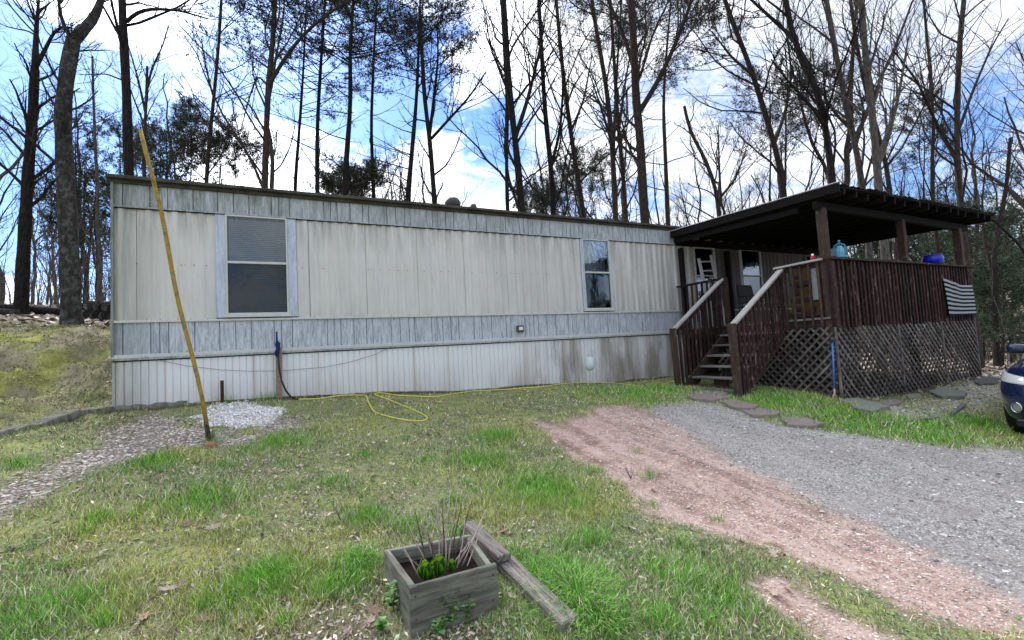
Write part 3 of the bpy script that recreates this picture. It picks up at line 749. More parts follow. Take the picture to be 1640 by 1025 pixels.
for i in range(nb-1):      # inner row, seen through the outer one
    x = XL+.19+(XR-XL-.3)*i/(nb-2); baluster((x, YF+.075, ZD+.0), (x, YF+.075, ZCAP-.02), .045)
for i in range(6):
    y = YF+.16+i*.148; baluster((XL-.02, y, ZD-.17), (XL-.02, y, ZCAP-.02), .038, .04, W_POST)
for i in range(17):
    y = YF+.2+i*.185; baluster((XR+.02, y, ZD-.17), (XR+.02, y, ZCAP-.02))
for i in range(8):
    y = 6.56+i*.14; baluster((XL-.02, y, ZD-.17), (XL-.02, y, ZCAP-.02))
# vertical corner boards
for c, sz in (((XL-.03, YF-.03, 2.12), (.05, .05, 1.14)), ((XL+.05, YF-.035, 2.1), (.09, .03, 1.14))):
    m_ = MB(); m_.box(c, sz); piece('corner_board', m_, W_STAIN)
# lattice
def lattice(origin, ax, length, z0f, z1, nrm, pitch=.147):
    "crossed laths between z0f(s) and z1 along a horizontal axis"
    o = np.array(origin, float); ax = np.array(ax, float); nrm = np.array(nrm, float); k = 0
    for sgn in (1, -1):
        s0 = -2.; 
        while s0 < length+2:
            lo = None; hi = None; prev = None
            for q in np.arange(0, 1.6, .01):
                s_ = s0+sgn*q; z = z1-q
                ok = 0 <= s_ <= length and z >= z0f(s_)
                if ok and lo is None: lo = q
                if ok: hi = q
            if lo is not None and hi-lo > .06:
                a = o+ax*(s0+sgn*lo)+nrm*(.009*sgn); a[2] = z1-lo; b = o+ax*(s0+sgn*hi)+nrm*(.009*sgn); b[2] = z1-hi
                m_ = MB(); m_.beam(a, b, .038, .014, tuple(nrm), .002); piece('lath', m_, W_LATT)
            s0 += pitch
lattice((XL+.02, YF-.012, 0), (1, 0, 0), XR-XL, lambda s_: gz(XL+s_, YF)-.04, 1.54, (0, -1, 0))
lattice((XL-.012, YF+.02, 0), (0, 1, 0), 2.3, lambda s_: gz(XL, YF+s_)-.04, 1.54, (-1, 0, 0))
for (x, y) in ((XL-.02, YF-.025), (10.1, YF-.03), (11.75, YF-.03), (XR+.02, YF-.02)):
    m_ = MB(); m_.box((x, y, .93), (.035, .03, 1.24)); piece('lattice_batten', m_, W_LATT)
# under the porch the home's skirting and the soil carry shade in their colour
# roof: rafters run out from the home, corrugated deck with ragged edge
RX0, RX1, RY0 = 8.05, 14.0, 4.03
def rz(y): return 3.80+(y-RY0)*.035
v = []; f = []; nxr = 150; nyr = 8
for j in range(nyr+1):
    for i in range(nxr+1):
        x = RX0+(RX1-RX0)*i/nxr; y = RY0+(YW-.02-RY0)*j/nyr
        edge = (fbm(x, 0, 3.1, 3, 77)-.5)*.12 if j == 0 else 0
        z = rz(y)+.055+.011*math.sin(x*2*math.pi/.15)+(.02*(fbm(x, y, 1.3, 2, 78)-.5))
        v.append((x, y+edge, z))
nV = len(v); v += [(a, b, c-.012) for a, b, c in v]
for j in range(nyr):
    for i in range(nxr):
        a = j*(nxr+1)+i; f.append((a, a+1, a+nxr+2, a+nxr+1)); f.append((nV+a+nxr+1, nV+a+nxr+2, nV+a+1, nV+a))
for i in range(nxr): f.append((i, nV+i, nV+i+1, i+1))
for j in range(nyr):
    a = j*(nxr+1); f.append((a, a+nxr+1, nV+a+nxr+1, nV+a)); a += nxr; f.append((a, nV+a, nV+a+nxr+1, a+nxr+1))
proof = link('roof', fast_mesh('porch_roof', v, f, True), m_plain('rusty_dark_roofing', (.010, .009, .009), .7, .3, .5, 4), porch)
mb = MB()
for j in range(26):        # boards beneath the roofing
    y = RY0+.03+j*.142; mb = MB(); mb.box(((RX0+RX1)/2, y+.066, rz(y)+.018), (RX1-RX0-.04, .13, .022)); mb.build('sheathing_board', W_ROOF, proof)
for i in range(15):
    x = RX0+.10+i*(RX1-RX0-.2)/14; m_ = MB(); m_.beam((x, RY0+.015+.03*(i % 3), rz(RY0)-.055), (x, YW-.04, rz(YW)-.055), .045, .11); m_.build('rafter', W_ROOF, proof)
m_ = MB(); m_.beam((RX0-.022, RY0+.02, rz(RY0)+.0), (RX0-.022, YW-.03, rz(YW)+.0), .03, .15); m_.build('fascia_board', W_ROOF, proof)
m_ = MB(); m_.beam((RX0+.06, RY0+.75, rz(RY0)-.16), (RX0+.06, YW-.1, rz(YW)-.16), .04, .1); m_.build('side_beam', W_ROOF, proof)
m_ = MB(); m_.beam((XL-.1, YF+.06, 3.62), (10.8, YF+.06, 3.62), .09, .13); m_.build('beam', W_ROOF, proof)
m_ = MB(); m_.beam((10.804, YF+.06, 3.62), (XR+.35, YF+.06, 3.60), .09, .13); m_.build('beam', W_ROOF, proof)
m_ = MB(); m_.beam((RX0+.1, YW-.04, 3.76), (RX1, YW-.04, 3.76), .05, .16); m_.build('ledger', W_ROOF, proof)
m_ = MB(); m_.beam((RX0-.034, RY0-.02, rz(RY0)+.085), (RX0-.034, YW-.03, rz(YW)+.085), .035, .012); m_.build('drip_edge', m_plain('pale_drip_edge', (.6, .6, .6), .4), proof)

# ------------------------------------------------------------------ stairs
stairs = thing('staircase', 'brown wooden steps with sloping handrails climbing to the porch deck', 'stairs', (6.7, 5.84, .45))
SX0, SXR = 6.70, XL; Ys, Yn = 6.45, 5.23
NT_ = 6; rise = (ZD-.55)/NT_; run = (SXR-SX0-.02)/NT_
for i in range(NT_):
    x = SX0+.02+run*i; z = .55+rise*i
    for k in (0, 1):
        m_ = MB(); m_.box((x+.068+k*.135, (Ys+Yn)/2, z-.018+RB.uniform(-.003, .003)), (.128, Ys-Yn+.02, .036), None, .004); m_.build('tread', W_GREY, stairs)
    m_ = MB(); m_.box((x+.2, 5.9, z-.12), (.04, .3, .12)); m_.build('tread_block', W_POST, stairs)
slope = np.array([SXR-SX0, 0, (ZD-.02)-(.55-.1)])
for y in (Yn+.03, Ys-.03):
    m_ = MB(); m_.beam((SX0+.02, y, .42), (SXR-.01, y, ZD-.20), .04, .24); m_.build('stringer', W_POST, stairs)
for (y, lean, wdt) in ((Yn-.045, .05, .105), (Ys+.045, .02, .095)):
    g = gz(SX0-.02, y); m_ = MB(); m_.beam((SX0-.02, y, g-.15), (SX0-.055, y, 1.70), wdt, wdt, (0, 1, 0), .008); m_.build('newel_post', W_POST, stairs)
for y in (Yn-.045, Ys+.045):
    plank('handrail', (SX0-.01, y, 1.685), (SXR+.03, y, ZCAP-.01), .115, .036, W_CAP, parent=stairs)
    plank('handrail_board', (SX0, y, 1.60), (SXR, y, ZCAP-.11), .034, .09, W_STAIN, parent=stairs)
    for i in range(12):
        x = SX0+.085+i*(SXR-SX0-.12)/11.6; fr = (x-SX0)/(SXR-SX0); zt = 1.66+(ZCAP-.03-1.68)*fr; zb = .40+(ZD-.18-.30)*fr-.06
        yo = -.03 if y < 5.5 else -.03
        m_ = MB(); m_.beam((x, y+yo, zb), (x-.01, y+yo, zt), .046, .036, (0, 1, 0)); m_.build('baluster', W_STAIN, stairs)

# ------------------------------------------------------------------ things on and round the porch
RC = ZCAP+.019
P = (8.50, YF-.005, RC)
cage = thing('bird_cage', 'small light blue wire birdcage lantern on porch rail beside the corner post', 'birdcage', P)
m_ = MB(); m_.lathe(P, [(.0001, 0), (.105, 0), (.105, .03), (.0001, .032)], 20); M_BL = m_plain('sky_blue_paint', (.06, .36, .52), .4, .4, .15); m_.build('base', M_BL, cage)
m_ = MB()
for k in range(14):
    a = 2*math.pi*k/14; c, s_ = math.cos(a), math.sin(a)
    m_.tube([(P[0]+.1*c, P[1]+.1*s_, P[2]+.03), (P[0]+.105*c, P[1]+.105*s_, P[2]+.16), (P[0]+.075*c, P[1]+.075*s_, P[2]+.23), (P[0]+.01*c, P[1]+.01*s_, P[2]+.265)], .004, 4)
for z in (.09, .16): m_.tube([(P[0]+.105*math.cos(a), P[1]+.105*math.sin(a), P[2]+z) for a in np.linspace(0, 2*math.pi, 21)], .004, 4)
m_.build('wires', M_BL, cage)
m_ = MB(); m_.lathe(P, [(.05, .032), (.065, .08), (.06, .16), (.03, .21), (.001, .22)], 16); m_.build('lantern_glass', m_plain('pale_blue_glass', (.25, .60, .75), .15, .6, .2), cage)
m_ = MB(); m_.lathe(P, [(.012, .262), (.012, .285), (.022, .30), (.001, .32)], 8); m_.build('finial', M_BL, cage)
P = (11.80, YF-.005, RC+.0)
t_ = thing('flower_pot', 'bright royal blue round pot standing on the front porch rail', 'pot', P)
m_ = MB(); m_.lathe(P, [(.0001, 0), (.12, .0), (.16, .06), (.165, .12), (.135, .175), (.15, .185), (.14, .19), (.12, .17), (.001, .15)], 22); m_.build('pot', m_plain('royal_blue_glaze', (.012, .022, .50), .25, .5, .1), t_)
m_ = MB(); m_.tube([(P[0]+.01, P[1], P[2]+.15), (P[0]+.0, P[1], P[2]+.27)], .014, 6); m_.build('stem', W_POST, t_)
P = (XL-.0, 4.62, ZCAP+.017)
t_ = thing('bottle', 'small red bottle with white cap on the left porch rail', 'bottle', P)
m_ = MB(); m_.lathe(P, [(.0001, 0), (.04, 0), (.042, .05), (.018, .075), (.018, .08)], 12); m_.build('body', m_plain('red_plastic', (.45, .012, .03), .35), t_)
m_ = MB(); m_.lathe(P, [(.02, .078), (.02, .11), (.001, .112)], 12); m_.build('cap', m_plain('white_plastic', (.8, .8, .8), .4), t_)
# wind chime
P = at_y(1427, 372, 6.6)
t_ = thing('wind_chime', 'pale tube wind chime hanging from the porch roof', 'wind chime', tuple(P+[0, 0, .1]))
m_ = MB(); m_.lathe(tuple(P+[0, 0, .12]), [(.0001, 0), (.07, 0), (.07, .02), (.0001, .02)], 14); m_.build('disc', W_GREY, t_)
for k in range(5):
    a = k*1.257; L = .28+.03*k; m_ = MB(); c = P+[.05*math.cos(a), .05*math.sin(a), .1]; m_.tube([c, c-[0, 0, L]], .010, 7); m_.build('chime_tube', m_plain('pale_chime_metal', (.6, .62, .6), .3, .5, .1) if k == 0 else bpy.data.materials['pale_chime_metal'], t_)
m_ = MB(); m_.tube([P+[0, 0, .13], [P[0], P[1], rz(P[1])-.0]], .004, 4); m_.build('cord', W_GREY, t_)
# striped flag draped on the railing
fl = thing('flag', 'black and white striped flag hung on the outside of the porch railing', 'flag', (12.5, YF-.07, 2.0))
nu = 40; x_l, x_r = 11.97, 13.22
def stripe_mesh(j0, j1):
    u_, q_ = np.meshgrid(np.linspace(0, 1, nu+1), np.linspace(j0, j1, 4))
    zt = 2.42-.13*np.minimum(1, u_*1.5)**.8; z = zt+(1.645-zt)*q_
    y = YF-.065-.016*np.sin(u_*7+q_*2)-.007*np.sin(u_*19)-.01*q_; x = x_l+(x_r-x_l)*u_+.02*q_
    P_ = np.stack([x, y, z], -1).reshape(-1, 3); n_ = len(P_); P2 = P_+[0, .004, 0]
    id_ = np.arange(n_).reshape(4, nu+1); q1 = np.stack([id_[:-1, :-1], id_[1:, :-1], id_[1:, 1:], id_[:-1, 1:]], -1).reshape(-1, 4)
    return fast_mesh('stripe', np.concatenate([P_, P2]), np.concatenate([q1, q1[:, ::-1]+n_]), True)
FB = m_plain('black_cloth', (.010, .012, .018), .9, .1, .2); FW = m_plain('grey_white_cloth', (.34, .37, .39), .9, .1, .15, 20)
for k in range(16):
    link('stripe', stripe_mesh(k/16, (k+1)/16), FW if k % 2 == 0 else FB, fl)
# ladder, chair and boxes on the deck
lad = thing('ladder', 'white wooden ladder leaning upright on the porch behind the stair rail', 'ladder', (8.75, 7.3, ZD))
for x in (8.52, 8.93):
    m_ = MB(); m_.beam((x, 7.12, ZD), (x, 7.36, 3.32 if x < 8.7 else 3.42), .075, .035, (0, 1, 0), .004); m_.build('side_rail', m_plain('ladder_white', (.42, .43, .43), .5, .3, .2) if 'ladder_white' not in bpy.data.materials else bpy.data.materials['ladder_white'], lad)
for z in (1.98, 2.24, 2.50, 2.76, 3.02, 3.24):
    fr = (z-ZD)/1.65; m_ = MB(); m_.beam((8.545, 7.12+.24*fr, z), (8.905, 7.12+.24*fr, z+.02), .045, .03); m_.build('rung', bpy.data.materials['ladder_white'], lad)
ch = thing('chair', 'black metal patio chair with grey cushion standing on the porch', 'chair', (9.75, 6.9, ZD))
BM = m_plain('black_metal', (.02, .02, .022), .4)
cx_, cy_ = 9.75, 6.9
m_ = MB(); m_.box((cx_, cy_, ZD+.43), (.50, .5, .05), None, .015); m_.build('seat', m_plain('grey_cushion', (.06, .062, .065), .9), ch)
m_ = MB(); m_.box((cx_-.0, cy_+.25, ZD+.72), (.46, .06, .42), None, .02); m_.build('backrest', bpy.data.materials['grey_cushion'], ch)
for sx in (-1, 1):
    for sy in (-1, 1): m_ = MB(); m_.tube([(cx_+.26*sx, cy_+.26*sy, ZD), (cx_+.25*sx, cy_+.25*sy, ZD+.43)], .014, 8); m_.build('leg', BM, ch)
    m_ = MB(); m_.tube([(cx_+.27*sx, cy_-.24, ZD+.43), (cx_+.27*sx, cy_-.24, ZD+.64), (cx_+.27*sx, cy_+.24, ZD+.68), (cx_+.25*sx, cy_+.28, ZD+.95)], .014, 8); m_.build('armrest', BM, ch)
m_ = MB(); m_.tube([(cx_-.25, cy_+.28, ZD+.95), (cx_+.25, cy_+.28, ZD+.95)], .014, 8); m_.build('back_frame', BM, ch)
YEL = m_plain('mustard_card', (.13, .08, .012), .7, .3, .35, 8); PUR = m_plain('purple_print', (.05, .022, .06), .7)
for k, (dx, dy, lab) in enumerate(((0, 0, 'lowest'), (.03, .02, 'middle'), (-.02, -.03, 'topmost'))):
    z = ZD+.005+k*.30; P = (8.55+dx, 4.95+dy, z)
    t_ = thing('carton', 'mustard and purple printed carton behind the left porch railing, %s of its stack' % lab, 'box', P, 'cartons stacked on the porch')
    m_ = MB(); m_.box((P[0], P[1], z+.145), (.42, .52, .29), None, .006); m_.build('carton_body', YEL, t_)
    m_ = MB(); m_.box((P[0], P[1], z+.05), (.426, .526, .07), None, .002); m_.build('printed_band', PUR, t_)
    for q in (-.13, .13):
        m_ = MB(); m_.lathe((0, 0, 0), [(.0001, 0), (.055, 0), (.055, .004), (.0001, .004)], 18)
        o = m_.build('round_print', PUR if k != 1 else PUR, None); o.data.transform(Matrix.Translation((P[0]-.211, P[1]+q, z+.18)) @ Matrix.Rotation(-math.pi/2, 4, 'Y')); o.parent = t_; o.matrix_parent_inverse = Matrix.Translation(-t_.location)
m_ = MB(); m_.box((8.16, 4.66, 2.33), (.012, .1, .60)); tag(m_.build('cloth_strip', m_plain('pale_strip', (.35, .36, .37), .8, .2, .5, 25)), 'pale peeling strip hanging inside the rail next to the corner post', 'strip')

# cane with a blue shaft leaning on the lattice
A_ = at_y(1337, 640, YF-.14); T_ = at_y(1333, 548, YF-.05)
t_ = thing('garden_tool', 'blue-handled tool propped against the lattice corner of the porch', 'tool', (A_[0], A_[1], A_[2]))
m_ = MB(); m_.tube([A_+(T_-A_)*.18, T_], .013, 8); m_.build('shaft', m_plain('bright_blue_shaft', (.03, .16, .55), .4), t_)
m_ = MB(); m_.tube([A_+(T_-A_)*.02, A_+(T_-A_)*.18], [.010, .014], 8); m_.build('ferrule', m_plain('pale_wood_end', (.5, .36, .22), .6), t_)
m_ = MB(); m_.tube([A_+[-.045, 0, .0], A_+[-.045, 0, .05], A_+[-.02, 0, .08], A_+[.02, 0, .08], A_+[.045, 0, .05], A_+[.045, 0, 0]], .008, 7); m_.build('fork_end', bpy.data.materials['pale_wood_end'], t_)
m_ = MB(); m_.tube([T_+[-.01, 0, -.02], T_+[-.02, 0, .03], T_+[.04, 0, .045], T_+[.14, 0, .045]], .011, 8); m_.build('grip', BM, t_)

# ------------------------------------------------------------------ yard things
def gp(px, py, dz=0.): p = G(px, py); return np.array([p[0], p[1], gz(p[0], p[1])+dz])
def m_pole():
    m, t, b = material('worn_yellow_pipe', .6, .3); co = objco(t); n = t.noise(co, 14, 6, .75); n2 = t.noise(t.scale(co, (1, 1, .4)), 30, 5, .7)
    c = t.mix(t.rng(n2, .3, .7), (.27, .17, .03), (.46, .31, .05)); c = t.mix(t.rng(n, .52, .62, 0, .8), c, (.12, .085, .035)); c = t.mix(t.rng(t.noise(co, 5, 5, .7), .55, .65, 0, .5), c, (.22, .22, .10))
    t.put(b.inputs['Base Color'], c); return m
YELP = m_pole()
B_ = gp(336, 706); A_ = at_y(331, 680, B_[1]); T_ = at_y(227, 208, B_[1]-.1)
t_ = thing('leaning_pole', 'tall weathered yellow pole leaning left in front of the home', 'pole', tuple(B_))
m_ = MB(); n_ = 12; m_.tube([A_+(T_-A_)*k/n_+[.012*math.sin(k*.9), 0, 0] for k in range(n_+1)], [.020]*n_+[.018], 12); m_.build('yellow_tube', YELP, t_)
m_ = MB(); m_.tube([B_-[0, 0, .1], B_, A_+(T_-A_)*.02], [.018, .02, .018], 8); m_.build('dark_stub', BARK_D, t_)
m_ = MB()
for k in range(14): 
    a = RR.uniform(0, 6.28); m_.tube([B_+[.03*math.cos(a), .03*math.sin(a), .02], B_+[.05*math.cos(a), .05*math.sin(a), RR.uniform(.08, .25)]], [.004, .001], 4)
m_.build('dry_stalks', m_plain('dry_stalk', (.20, .16, .11), .9), t_)
# yard hydrant post with blue wrap
hb = gp(447, 640); hy = YW-.10
t_ = thing('hydrant_post', 'brown post with deep blue wrapped tap standing against the skirting', 'water tap', (hb[0], hy, gz(hb[0], hy)))
p0 = at_y(447, 641, hy); p1 = at_y(446.5, 556, hy)
m_ = MB(); m_.beam(p0-[0, 0, .1], p1, .085, .05, (0, 1, 0)); m_.build('post', m_plain('faded_brown_post', (.30, .21, .17), .8, .2, .3, 15), t_)
BLW = m_plain('blue_wrap', (.010, .022, .12), .7, .2, .4, 20)
q = [at_y(443, 531, hy-.05), at_y(443.5, 545, hy-.05), at_y(444.5, 552, hy-.06), at_y(445.5, 558, hy-.06), at_y(443, 567, hy-.06), at_y(443, 571, hy-.06)]
m_ = MB(); m_.tube(q, [.010, .013, .035, .024, .038, .012], 9); m_.build('blue_wrap', BLW, t_)
m_ = MB(); m_.tube([at_y(444.5, 549, hy-.05), at_y(449, 551, hy-.06)], [.02, .012], 7); m_.build('tap_handle', BLW, t_)
def hosepts(px, dz=.012): 
    r_ = [gp(a, b, dz) for a, b in px]; o_ = []
    for i in range(len(r_)-1):       # Catmull-Rom
        a, b, c, d = r_[max(i-1, 0)], r_[i], r_[i+1], r_[min(i+2, len(r_)-1)]
        for k in range(6):
            t = k/6; p = .5*((2*b)+(-a+c)*t+(2*a-5*b+4*c-d)*t*t+(-a+3*b-3*c+d)*t**3); p[2] = max(p[2], gz(p[0], p[1])+dz*.9); o_.append(p)
    return o_+[r_[-1]]
t_ = thing('garden_hose', 'yellow garden hose looped on the grass in front of the skirting', 'hose', tuple(gp(585, 634)))
m_ = MB(); m_.tube([at_y(445, 566, hy-.07), at_y(447, 590, hy-.08), at_y(451, 610, hy-.12), at_y(458, 626, hy-.2)]+[gp(466, 637, .02), gp(478, 640, .014)], .013, 8)
m_.build('black_lead_hose', m_plain('black_rubber', (.012, .012, .013), .5), t_)
m_ = MB(); m_.tube(hosepts([(478, 640), (510, 638), (545, 635), (575, 634), (586, 636), (590, 646), (600, 660), (620, 668), (650, 674), (676, 675), (684, 670), (670, 661), (640, 648), (610, 638), (600, 632.5), (612, 631), (630, 634)]), .0115, 8)
M_HOSE = m_plain('yellow_hose_rubber', (.62, .56, .10), .45, .4, .12); m_.build('yellow_hose', M_HOSE, t_)
m_ = MB(); m_.tube(hosepts([(630, 634), (660, 635), (700, 636), (735, 629), (770, 625.5), (820, 624), (870, 622.5), (905, 617), (950, 612), (985, 613), (1010, 617), (1030, 619), (1060, 621.5), (1092, 627), (1106, 624), (1106, 619.5), (1090, 615), (1072, 612)]), .0115, 8); m_.build('yellow_hose', M_HOSE, t_)
RUST = m_plain('rusty_iron', (.13, .045, .028), .85, .2, .4, 20)
a = at_y(355.5, 610, YW-.12); g_ = gz(a[0], a[1]); m_ = MB(); m_.tube([[a[0], a[1], g_-.05], a, a+[0, 0, .005]], [.022, .022, .03], 8)
tag(m_.build('rusty_stake', RUST), 'short rusty iron stake beside the white gravel patch', 'stake')
a = at_y(940.5, 614, YW-.45); b = at_y(943, 592, YW-.45); t_ = thing('bottle_on_stick', 'white translucent plastic jug upside down on a stick by the skirting', 'jug', tuple(a))
m_ = MB(); m_.tube([[a[0], a[1], gz(a[0], a[1])-.05], b], .012, 7); m_.build('stick', m_plain('white_stick', (.7, .7, .68), .6), t_)
m_ = MB(); m_.lathe(tuple(b+[.03, 0, 0]), [(.001, -.02), (.05, -.012), (.085, .03), (.098, .08), (.095, .16), (.085, .20), (.088, .235), (.08, .24), (.001, .235)], 18); m_.build('jug', m_plain('translucent_jug', (.62, .74, .76), .35, .4, .12), t_)
a = at_y(915, 617, YW-.4); b = at_y(905.5, 592, YW-.4); m_ = MB(); m_.tube([a-[0, 0, .06], b], [.006, .004], 5); tag(m_.build('thin_stick', m_plain('pale_stick', (.5, .48, .44), .8)), 'thin pale stick leaning in the grass left of the white jug', 'stick')

# planter box
pl = thing('planter_box', 'square weathered wooden planter box holding bare stems and a green plant', 'planter', (.66, 2.35, .24))
FL, FR, BL_, BR_ = np.array([.452, 2.133]), np.array([.868, 2.125]), np.array([.42, 2.60]), np.array([.90, 2.53])
def board(a, b, z0, z1, th, off=0.):
    m_ = MB(); a3 = np.array([*a, (z0+z1)/2]); b3 = np.array([*b, (z0+z1)/2+off]); m_.beam(a3, b3, th, z1-z0, (0, 0, 1), .004); return m_
zt = .442; zb = .21
board(FL+[-.004, 0], FR+[.01, 0], zb, zt, .024).build('front_board', W_PLANT, pl); board(FL+[.014, .014], BL_+[.014, -.014], zb+.01, zt-.003, .030).build('side_board', W_PLANT, pl)
board(FR+[-.016, .014], BR_+[-.014, -.012], zb, zt-.012, .028).build('side_board', W_PLANT, pl); board(BL_, BR_, zb+.03, zt-.006, .024).build('back_board', W_PLANT, pl)
m_ = MB(); m_.poly([(*(FL+[.02, .01]), .35), (*(FR+[-.02, .01]), .35), (*(BR_+[-.02, -.01]), .36), (*(BL_+[.02, -.01]), .36)]); m_.build('soil', m_plain('planter_soil', (.014, .010, .008), .95, .1, .5, 40), pl)
m_ = MB()
for (e, zz_) in ((.02, .40), (.02, .30), (.40, .40), (.395, .28)): m_.lathe((0, 0, 0), [(.004, -.002), (.004, .002), (.0001, .002)], 6); n0 = len(m_.v)-18; m_.v[n0:] = [(FL[0]+e+q[0], FL[1]-.018-q[2]*1.2+(FR[1]-FL[1])*e/.42, zz_+q[1]) for q in m_.v[n0:]]
tag(m_.build('nail_heads', RUST, pl), kind='stuff')
STM = m_plain('dry_pinkish_stem', (.46, .38, .34), .8, .2, .3, 30); STD = m_plain('dark_dry_stem', (.09, .065, .055), .85)
bush = thing('dormant_hydrangea', 'clump of bare woody stems with bright green leaf buds inside the planter', 'plant', (.68, 2.38, .35))
RP = random.Random(4)
for (bx, by, tx, ty) in ((690, 925, 664, 815), (700, 905, 672, 812), (703, 905, 700, 800), (707, 905, 712, 790), (712, 900, 722, 776), (716, 900, 735, 776), (722, 905, 741, 800), (725, 905, 757, 800), (730, 908, 770, 833), (735, 905, 779, 815), (712, 905, 693, 800), (690, 905, 645, 818), (676, 905, 624, 843), (738, 910, 772, 835), (720, 910, 760, 860), (708, 900, 708, 812), (695, 900, 684, 850), (731, 905, 745, 830), (716, 905, 728, 838), (700, 900, 690, 860), (745, 905, 771, 845), (684, 900, 655, 893)):
    yb = 2.30+RP.uniform(0, .14); p = at_y(bx, by, yb); p[2] = .34; q = at_y(tx, ty, yb+RP.uniform(-.12, .15))
    mid = (p+q)/2+[RP.uniform(-.012, .012), RP.uniform(-.01, .01), 0]
    m_ = MB(); m_.tube([p, (p+mid)/2+[RP.uniform(-.004, .004), 0, 0], mid, (q+mid)/2, q], [.0042, .0038, .0032, .0026, .0014], 6)
    for k in range(3):
        s_ = RP.uniform(.4, .9); e = p+(q-p)*s_; m_.tube([e, e+[RP.uniform(-.03, .03), RP.uniform(-.02, .02), RP.uniform(.02, .06)]], [.0015, .0009], 4)
    m_.build('stem', STM if RP.random() < .7 else STD, bush)
LEAFY = m_plain('pale_bud_leaf', (.30, .50, .05), .4, .4, .3, 30); LEAFG = m_plain('fresh_green_leaf', (.12, .34, .02), .4, .4, .3, 30); LEAFD = m_plain('deep_green_leaf', (.02, .10, .012), .45, .4, .35, 30)
def leaf_mesh(name, c, d, up, L, Wd, mat, parent, cup=.25, nseg=6, kind=None, fold=.2):
    c, d, up = (np.array(q, float) for q in (c, d, up)); d = d/np.linalg.norm(d); s_ = np.cross(d, up); s_ /= np.linalg.norm(s_); up = np.cross(s_, d)
    v = []; f = []
    for i in range(nseg+1):
        t = i/nseg; w_ = Wd*math.sin(math.pi*min(1, t*.92+.06))**.75; lift = cup*L*t*t
        for k in (-1, 0, 1): v.append(tuple(c+d*L*t+up*(lift+fold*w_*abs(k))+s_*k*w_*.5))
    for i in range(nseg):
        for k in (0, 1): a = 3*i+k; f.append((a, a+1, a+4, a+3))
    return link(name, fast_mesh(name, v, f, True), mat, parent)
for (px, py, sz) in ((680, 905, 1.15), (702, 900, 1.3), (724, 910, .8), (692, 915, .8)):
    base = at_y(px, py+8, 2.27); base[2] = .375
    for k in range(9):
        a = k*2.4; out_ = .18+.13*k; d = (math.cos(a)*out_*.8, math.sin(a)*out_*.8-.1, 1.0)
        leaf_mesh('leaf', base+[0, 0, .01], d, (-math.cos(a), -math.sin(a), .3), (.086-.003*k)*sz, .064*sz, (LEAFY if k < 3 else LEAFG) if k < 5 else LEAFD, bush, .05+.05*k, 6, fold=.32)
# weathered timbers
t_ = thing('fallen_timber', 'grey cracked timber lying in the grass beside the planter, longer lower piece', 'timber')
def tim(pa, pb, w_, h, name, lab, cat='timber', mat=W_TIMB):
    a = gp(*pa); b = gp(*pb); a[2] += h*.5; b[2] += h*.5
    a2 = a; m_ = MB(); n_ = 1; m_.beam(a, b, w_, h, (0, 0, 1), .008); return m_
bpy.data.objects.remove(t_)
tag(tim((758, 862), (915, 1016), .105, .065, '', '').build('timber', W_TIMB), 'long grey cracked timber lying on the grass right of the planter', 'timber')
m_ = MB(); a = gp(752, 870); b = gp(822, 930); m_.beam(a+[.01, .05, .085], b+[-.02, .05, .095], .085, .04, (0, 0, 1), .006)
tag(m_.build('timber', W_TIMB), 'shorter split timber resting on the upper end of the long one', 'timber')
def rock(name, c, sx, sy, sz, mat, label, cat='stone', seed=0, group=None):
    r_ = np.random.RandomState(seed); v = []; f = []; nu_, nv_ = 12, 7
    for j in range(nv_+1):
        ph = math.pi*j/nv_
        for i in range(nu_):
            th = 2*math.pi*i/nu_; k = 1+.22*(vnoise(np.array(math.cos(th)*1.7+seed*3), np.array(math.sin(th)*1.7+j*.6), 5)-.5)*2
            sq = lambda q: math.copysign(abs(q)**.75, q)
            v.append((c[0]+sx*sq(math.sin(ph)*math.cos(th))*k, c[1]+sy*sq(math.sin(ph)*math.sin(th))*k, c[2]+sz*sq(math.cos(ph))*k))
    for j in range(nv_):
        for i in range(nu_): f.append((j*nu_+i, (j+1)*nu_+i, (j+1)*nu_+(i+1) % nu_, j*nu_+(i+1) % nu_))
    return tag(link(name, fast_mesh(name, v, f, False), mat), label, cat, group)
M_RSTONE = m_plain('pink_stone', (.26, .16, .14), .85, .2, .3, 25); M_SLATE = m_plain('mauve_slate', (.24, .20, .19), .85, .2, .3, 10); M_GSTONE = m_plain('greenish_slate', (.20, .215, .185), .85, .2, .3, 8)
rock('small_stone', gp(675, 1003, .02), .032, .028, .035, M_RSTONE, 'small pink stone at the front corner of the planter', seed=2)
rock('small_stone', gp(337, 716, .02), .05, .035, .04, m_plain('brick_stone', (.33, .16, .11), .9), 'reddish stone at the foot of the yellow pole', seed=4)
